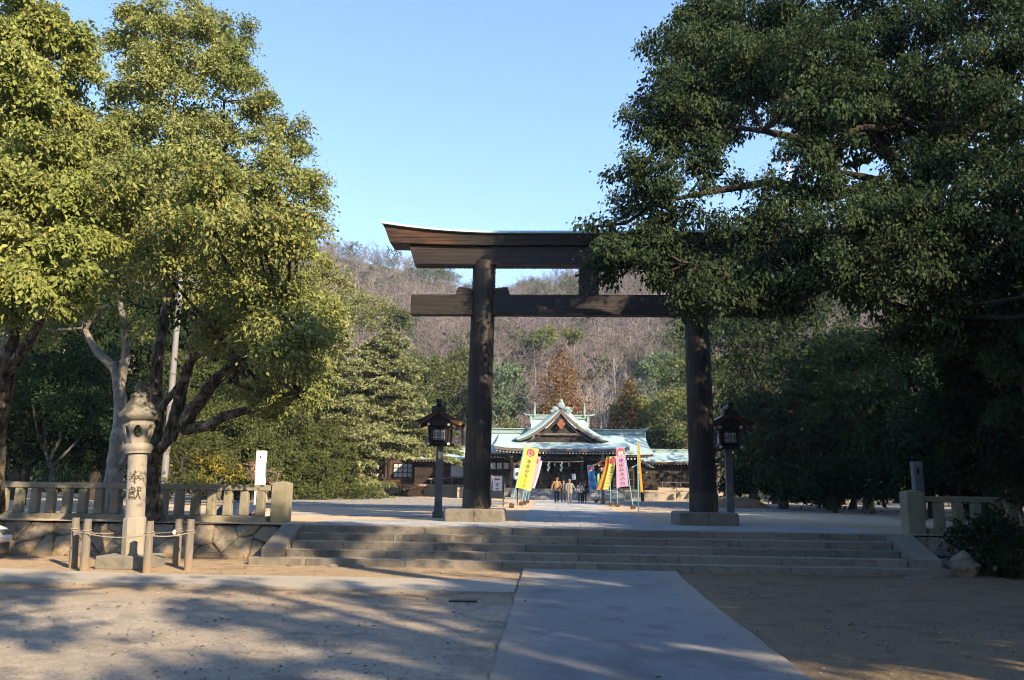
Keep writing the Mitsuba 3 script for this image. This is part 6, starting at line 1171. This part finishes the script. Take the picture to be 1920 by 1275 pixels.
# ------------------------------------------------------------------ the wooded hills
hx, hy = lines((-420, 420, 9)), lines((100, 570, 8))
struct('hills', sheet(grid(hx, hy, lambda X, Y: GROUND(X, Y) - 0.6 * (Y < 112))), 'm_hill', 'steep wooded hills behind the shrine', smooth=True)
def bare(seed, h=10.0, levels=3, fine=False):
    """A leafless tree: trunk and limbs as three-sided tubes, twigs as thin single triangles. Returns mesh and colours."""
    r = rng(seed); V_, F_, Cc, n = [], [], [], 0
    def put_(m, c):
        nonlocal n
        V_.append(m[0]); F_.append(m[1] + n); Cc.append(np.tile(c, (len(m[0]), 1))); n += len(m[0])
    pale = np.array([0.2, 0.18, 0.165]) * (2.2 if fine else 1); tw_ = np.array([0.13, 0.108, 0.104]) * (1.5 if fine else 1)
    def twig(p, d, L, w, c):
        s = unit(np.cross(d, r.normal(size=3))); put_((np.array([p - s * w / 2, p + s * w / 2, p + d * L]), np.array([[0, 1, 2]])), c)
    def grow(p, d, L, w, lv):
        k = 4 if fine else 2; pts = [p]; dd = d
        if not fine and lv == 0:
            twig(p, d, L * 1.2, w * 1.6, pale * 0.8)
            for _ in range(8): twig(p + d * L * r.random(), unit(d + r.normal(size=3) * 0.55 + [0, 0, 0.15]), L * (0.5 + 0.6 * r.random()), 0.085, tw_ * (0.75 + 0.5 * r.random()))
            return
        for i in range(k):
            dd = unit(dd + r.normal(size=3) * 0.13 + [0, 0, 0.07]); pts.append(pts[-1] + dd * L / k)
        pts = np.array(pts); put_(tube(pts, np.linspace(w, w * 0.45, k + 1), 3, cap=False), pale * (0.75 + 0.4 * r.random()) * (1 if lv > 0 else 0.8))
        if lv == 0:
            for _ in range(9 if fine else 7):
                t = r.random(); q = pts[0] + (pts[-1] - pts[0]) * (0.15 + 0.85 * t); twig(q, unit(dd + r.normal(size=3) * 0.55 + [0, 0, 0.15]), L * (0.4 + 0.5 * r.random()), (0.035 if fine else 0.07), tw_ * (0.75 + 0.5 * r.random()))
            return
        for i in range(4 if fine else 3 if lv < levels else 4):
            t = 0.35 + 0.65 * (i + r.random()) / 4; j = min(int(t * k), k - 1); q = pts[j] + (pts[j + 1] - pts[j]) * (t * k - j)
            grow(q, unit(dd * 0.75 + r.normal(size=3) * 0.5 + [0, 0, 0.2]), L * (0.5 + 0.22 * r.random()), w * 0.48, lv - 1)
    grow(np.zeros(3), np.array([0, 0, 1.0]), h * 0.52, h * (0.016 if fine else 0.013), levels)
    return (np.vstack(V_), np.vstack(F_)), np.vstack(Cc)
far = [bare(100 + i, 9.0, 2) for i in range(7)]
r = rng(9); pos = []
while len(pos) < 3300:
    y = 120 + 262 * r.random() ** 0.8; x = (2 * r.random() - 1) * (0.42 * y + 8); pos.append((x, y))
pos = np.array(pos); gz = GROUND(pos[:, 0], pos[:, 1])
VV, FF, CC, n = [], [], [], 0
for (x, y), z in zip(pos, gz):
    (v, f), c = far[r.integers(7)]; s = 0.75 + 0.55 * r.random(); a = 6.283 * r.random(); ca, sa = math.cos(a), math.sin(a)
    w = np.stack([v[:, 0] * ca - v[:, 1] * sa, v[:, 0] * sa + v[:, 1] * ca, v[:, 2] * (0.85 + 0.3 * r.random())], 1) * s * [1.15, 1.15, 1] + [x, y, z - 0.3]
    VV.append(w); FF.append(f + n); n += len(v); CC.append(c * np.array([1, 0.95 + 0.12 * r.random(), 0.92 + 0.26 * r.random()]) * (0.7 + 0.35 * r.random()))
k = struct('bare_woods', (np.vstack(VV), np.vstack(FF)), 'm_twig', 'leafless mauve grey woods covering the hills', kind='stuff', color=np.vstack(CC)); labels[k]['category'] = 'woods'
# evergreen patches on the hills, and the woods either side
ev = []
for _ in range(150):
    y = 150 + 225 * r.random(); x = (2 * r.random() - 1) * 0.42 * y
    if meshkit.noise(np.array([x * 0.025, y * 0.025, 2.0]), 8) > 0.42: ev += [(x + 3 * r.normal(), y, float(GROUND(x, y)) + 3 + q * 2, 2.2 + 1.2 * r.random()) for q in range(2)]
for x, y in ((-58, 338), (-52, 341), (-48, 345), (-46, 335), (-50, 325), (5, 300), (-5, 310), (10, 290), (18, 330), (16, 320), (-92, 352), (-75, 360)): ev += [(x, y, float(GROUND(x, y)) + 5, 3.5), (x + 2, y, float(GROUND(x, y)) + 8, 2.6)]
m, c, tw = crown(ev, 26000, 0.95, 90, [(0.035, 0.055, 0.022), (0.085, 0.1, 0.045)], sub=1.2, inner=0.1, hang=0.1)
k = struct('hill_evergreens', m, 'm_leaf_far', 'scattered dark evergreen clumps among the bare woods on the hills', kind='stuff', color=c); labels[k]['category'] = 'woods'
wd = []
for s in (-1, 1):
    for _ in range(55):
        y = 62 + 70 * r.random(); x = s * (0.24 + 0.5 * r.random()) * y
        if s < 0 and x > -24 - 0.05 * y: continue
        g_ = float(GROUND(x, y)); hh = 6 + 6 * r.random(); wd += [(x, y, g_ + hh * q, 2.6 + 1.6 * r.random()) for q in (0.25, 0.6, 1.0)]
m, c, tw = crown(wd, 60000, 0.55, 91, DARK, sub=0.9, inner=0.25)
k = struct('evergreen_woods', m, 'm_leaf_far', 'dark evergreen woods on both sides of the court', kind='stuff', color=c); labels[k]['category'] = 'woods'
gl = ['green tree on the slope above the left cedars', 'small green tree on the slope left of the gate pillar', 'round green tree behind the left wing near the cedars', 'grey green tree beside the left gate pillar', 'tall green tree left of the shrine gable', 'dark bushy tree left behind the shrine roof', 'small green tree on the slope behind the brown conifer', 'olive green trees on the slope above the brown conifer', 'dark green tree high up beside the right gate pillar',
      'tall blue green tree right behind the shrine', 'slender blue green tree beside the right gate pillar', 'olive tree right behind the shrine roof', 'bright olive bamboo like tree above the right wing', 'dark tree right above the right wing', 'green tree between the left cedars and the left pillar', 'dark tree behind the right gate pillar', 'dark green tree high behind the right pillar']
bl = [(0.08, 0.125, 0.075), (0.16, 0.21, 0.12)]
for i, b in enumerate(V['hillgreen']):
    pal = bl if i in (9, 10, 4) else [(0.12, 0.14, 0.04), (0.2, 0.21, 0.07)] if i in (7, 11, 12, 0) else HEDGE if i in (2, 3, 14) else [(0.06, 0.085, 0.03), (0.13, 0.155, 0.06)]
    q = np.array(b); q[:, 3] *= 1.08
    tree('hillside_tree', gl[i], [tuple(x) for x in q], 4200, 0.42, 110 + i, pal, radii=(0.2,), leaf='m_leaf_far', sub=0.75, inner=0.2, hang=0.2, tw_per=2)
def cypress(label, x, y, h, rad, seed, pal):
    zb = float(GROUND(x, y)); bl_ = []; r_ = rng(seed)
    for i in range(26):
        u = i / 26; z = h * (0.12 + 0.86 * u); R = rad * (1 - u) ** 0.75 + 0.3; a = 2.4 * i
        bl_.append((x + 0.55 * R * math.cos(a), y + 0.55 * R * math.sin(a), zb + z, 0.62 * R + 0.25))
    tree('brown_conifer', label, bl_, 11000, 0.33, seed, pal, [[(x, y, zb - 0.3), (x, y, zb + h * 0.5), (x, y, zb + h)]], (0.28,), leaf='m_leaf_far', category='conifer', sub=0.5, hang=0.7, inner=0.25, flat_=1.2, tw_per=1)
BR = [(0.1, 0.058, 0.027), (0.2, 0.11, 0.048)]
cypress('tall rust brown conifer rising behind the shrine gable', 1.47, 98, 18.8, 4.6, 131, BR)
cypress('smaller rust brown conifer right behind the shrine', 9.9, 100, 15.0, 3.2, 132, [(0.1, 0.07, 0.028), (0.19, 0.125, 0.045)])
near = [bare(200 + i, 13.0, 3, True) for i in range(4)]
plies = [mikit.ply(m, 'm_twig', color=c) for m, c in near]
for i in range(46):
    x, y = [(-7.5, 107), (-3.6, 103), (3.5, 106), (5.2, 104), (6.8, 108), (8.2, 105), (9.6, 111), (11.6, 109), (14, 113), (-9.5, 112), (-11.5, 116), (16.5, 118), (7.4, 112), (4.2, 114)][i] if i < 14 else ((2 * r.random() - 1) * 26 - 2, 110 + 36 * r.random())
    k = thing('bare_tree', 'leafless grey tree standing on the lower slope behind the shrine', 'tree', 'bare trees on the lower slope')
    s = (0.9 + 0.3 * r.random()) * (1.15 if i < 14 else 0.85)
    scene[k] = {**plies[i % 4], 'to_world': T().translate([x, y, float(GROUND(x, y)) - 0.3]).rotate([0, 0, 1], 360 * r.random()).scale([s * 0.9, s * 0.9, s])}
# a twiggy leafless shrub in front of the left hedge
m, c = bare(300, 3.0, 3, True)
v = m[0] * [1.5, 1.2, 0.75]; v = v + [-15.6, 44.5, 0]
one('bare_shrub', 'leafless reddish twiggy shrub in front of the left hedge', 'shrub', (v, m[1]), 'm_twig', color=c * [1.15, 0.85, 0.75])
# fallen leaves on the ground
r = rng(12); n = 420
c_ = np.stack([-9 + 22 * r.random(n), 6 + 12.3 * r.random(n), np.full(n, -0.79)], 1); c_[:, 2] = np.where((c_[:, 0] > -0.55) & (c_[:, 0] < 2.6), -0.786, -0.812)
c_ = c_[(c_[:, 0] < -0.6) | (c_[:, 0] > 3) | (r.random(n) < 0.25)]; n = len(c_)
m = leaf_mesh(c_, r.normal(size=(n, 3)) * [1, 1, 0.1], np.array([0, 0, 1.0]) + 0.3 * r.normal(size=(n, 3)), 0.05 + 0.05 * r.random(n), 0.035, 0.3)
k = struct('fallen_leaves', m, 'm_leaf_far', 'dry leaves scattered on the lower ground', kind='stuff', color=np.repeat(np.array([0.12, 0.075, 0.04]) * (0.5 + 0.9 * r.random((n, 1))), 4, 0)); labels[k]['category'] = 'leaves'
# ------------------------------------------------------------------ power line on the ridge
pt = np.array([130.0, 420, 186]); zb = float(GROUND(130, 420))
py = thing('pylon', 'distant lattice power pylon on the right ridge', 'pylon')
leg = [tube([pt + [sx * 3.2, sy * 3.2, zb - pt[2]], pt + [sx * 0.5, sy * 0.5, 0]], 0.12, 4) for sx in (-1, 1) for sy in (-1, 1)]
hh = pt[2] - zb
for i in range(9):
    a, b = 3.2 - 0.3 * i, 3.2 - 0.3 * (i + 1); z0, z1 = zb - pt[2] + hh * i / 9, zb - pt[2] + hh * (i + 1) / 9
    leg += [tube([pt + [-a, s * a, z0], pt + [b, s * b, z1]], 0.07, 3) for s in (-1, 1)] + [tube([pt + [a, s * a, z0], pt + [-b, s * b, z1]], 0.07, 3) for s in (-1, 1)]
part(py, 'tower', join(leg), 'm_white')
part(py, 'arms', join([tube([pt + [-4, 0, z], pt + [4, 0, z]], 0.12, 4) for z in (-3, -7, -11)]), 'm_red')
for i, (z, s) in enumerate(((-3, -4), (-7, -4), (-11, -4), (-3, 4), (-7, 4))):
    one('power_line', ['uppermost', 'second', 'third', 'fourth', 'lowest'][i] + ' of the thin power lines descending over the left ridge', 'cable', tube(span(pt + [s, 0, z], np.array([-170.0, 430, 75 + z]), 6, 24), 0.045, 4), 'm_wire', smooth=True, group='power lines over the ridge')

# ================================================================== the air between here and the hills
scene['air'] = {'type': 'homogeneous', 'albedo': {'type': 'rgb', 'value': [0.95, 0.95, 0.95]}, 'sigma_t': {'type': 'rgb', 'value': [0.00017, 0.0002, 0.00025]}}
scene['camera']['medium'] = {'type': 'ref', 'id': 'air'}
scene['haze'] = {'type': 'cube', 'to_world': T().translate([0, 180, 98]).scale([450, 420, 100]), 'bsdf': {'type': 'null'}, 'interior': {'type': 'ref', 'id': 'air'}}
labels['haze'] = {'label': 'thin blue haze in front of the wooded hills', 'category': 'haze', 'kind': 'stuff'}
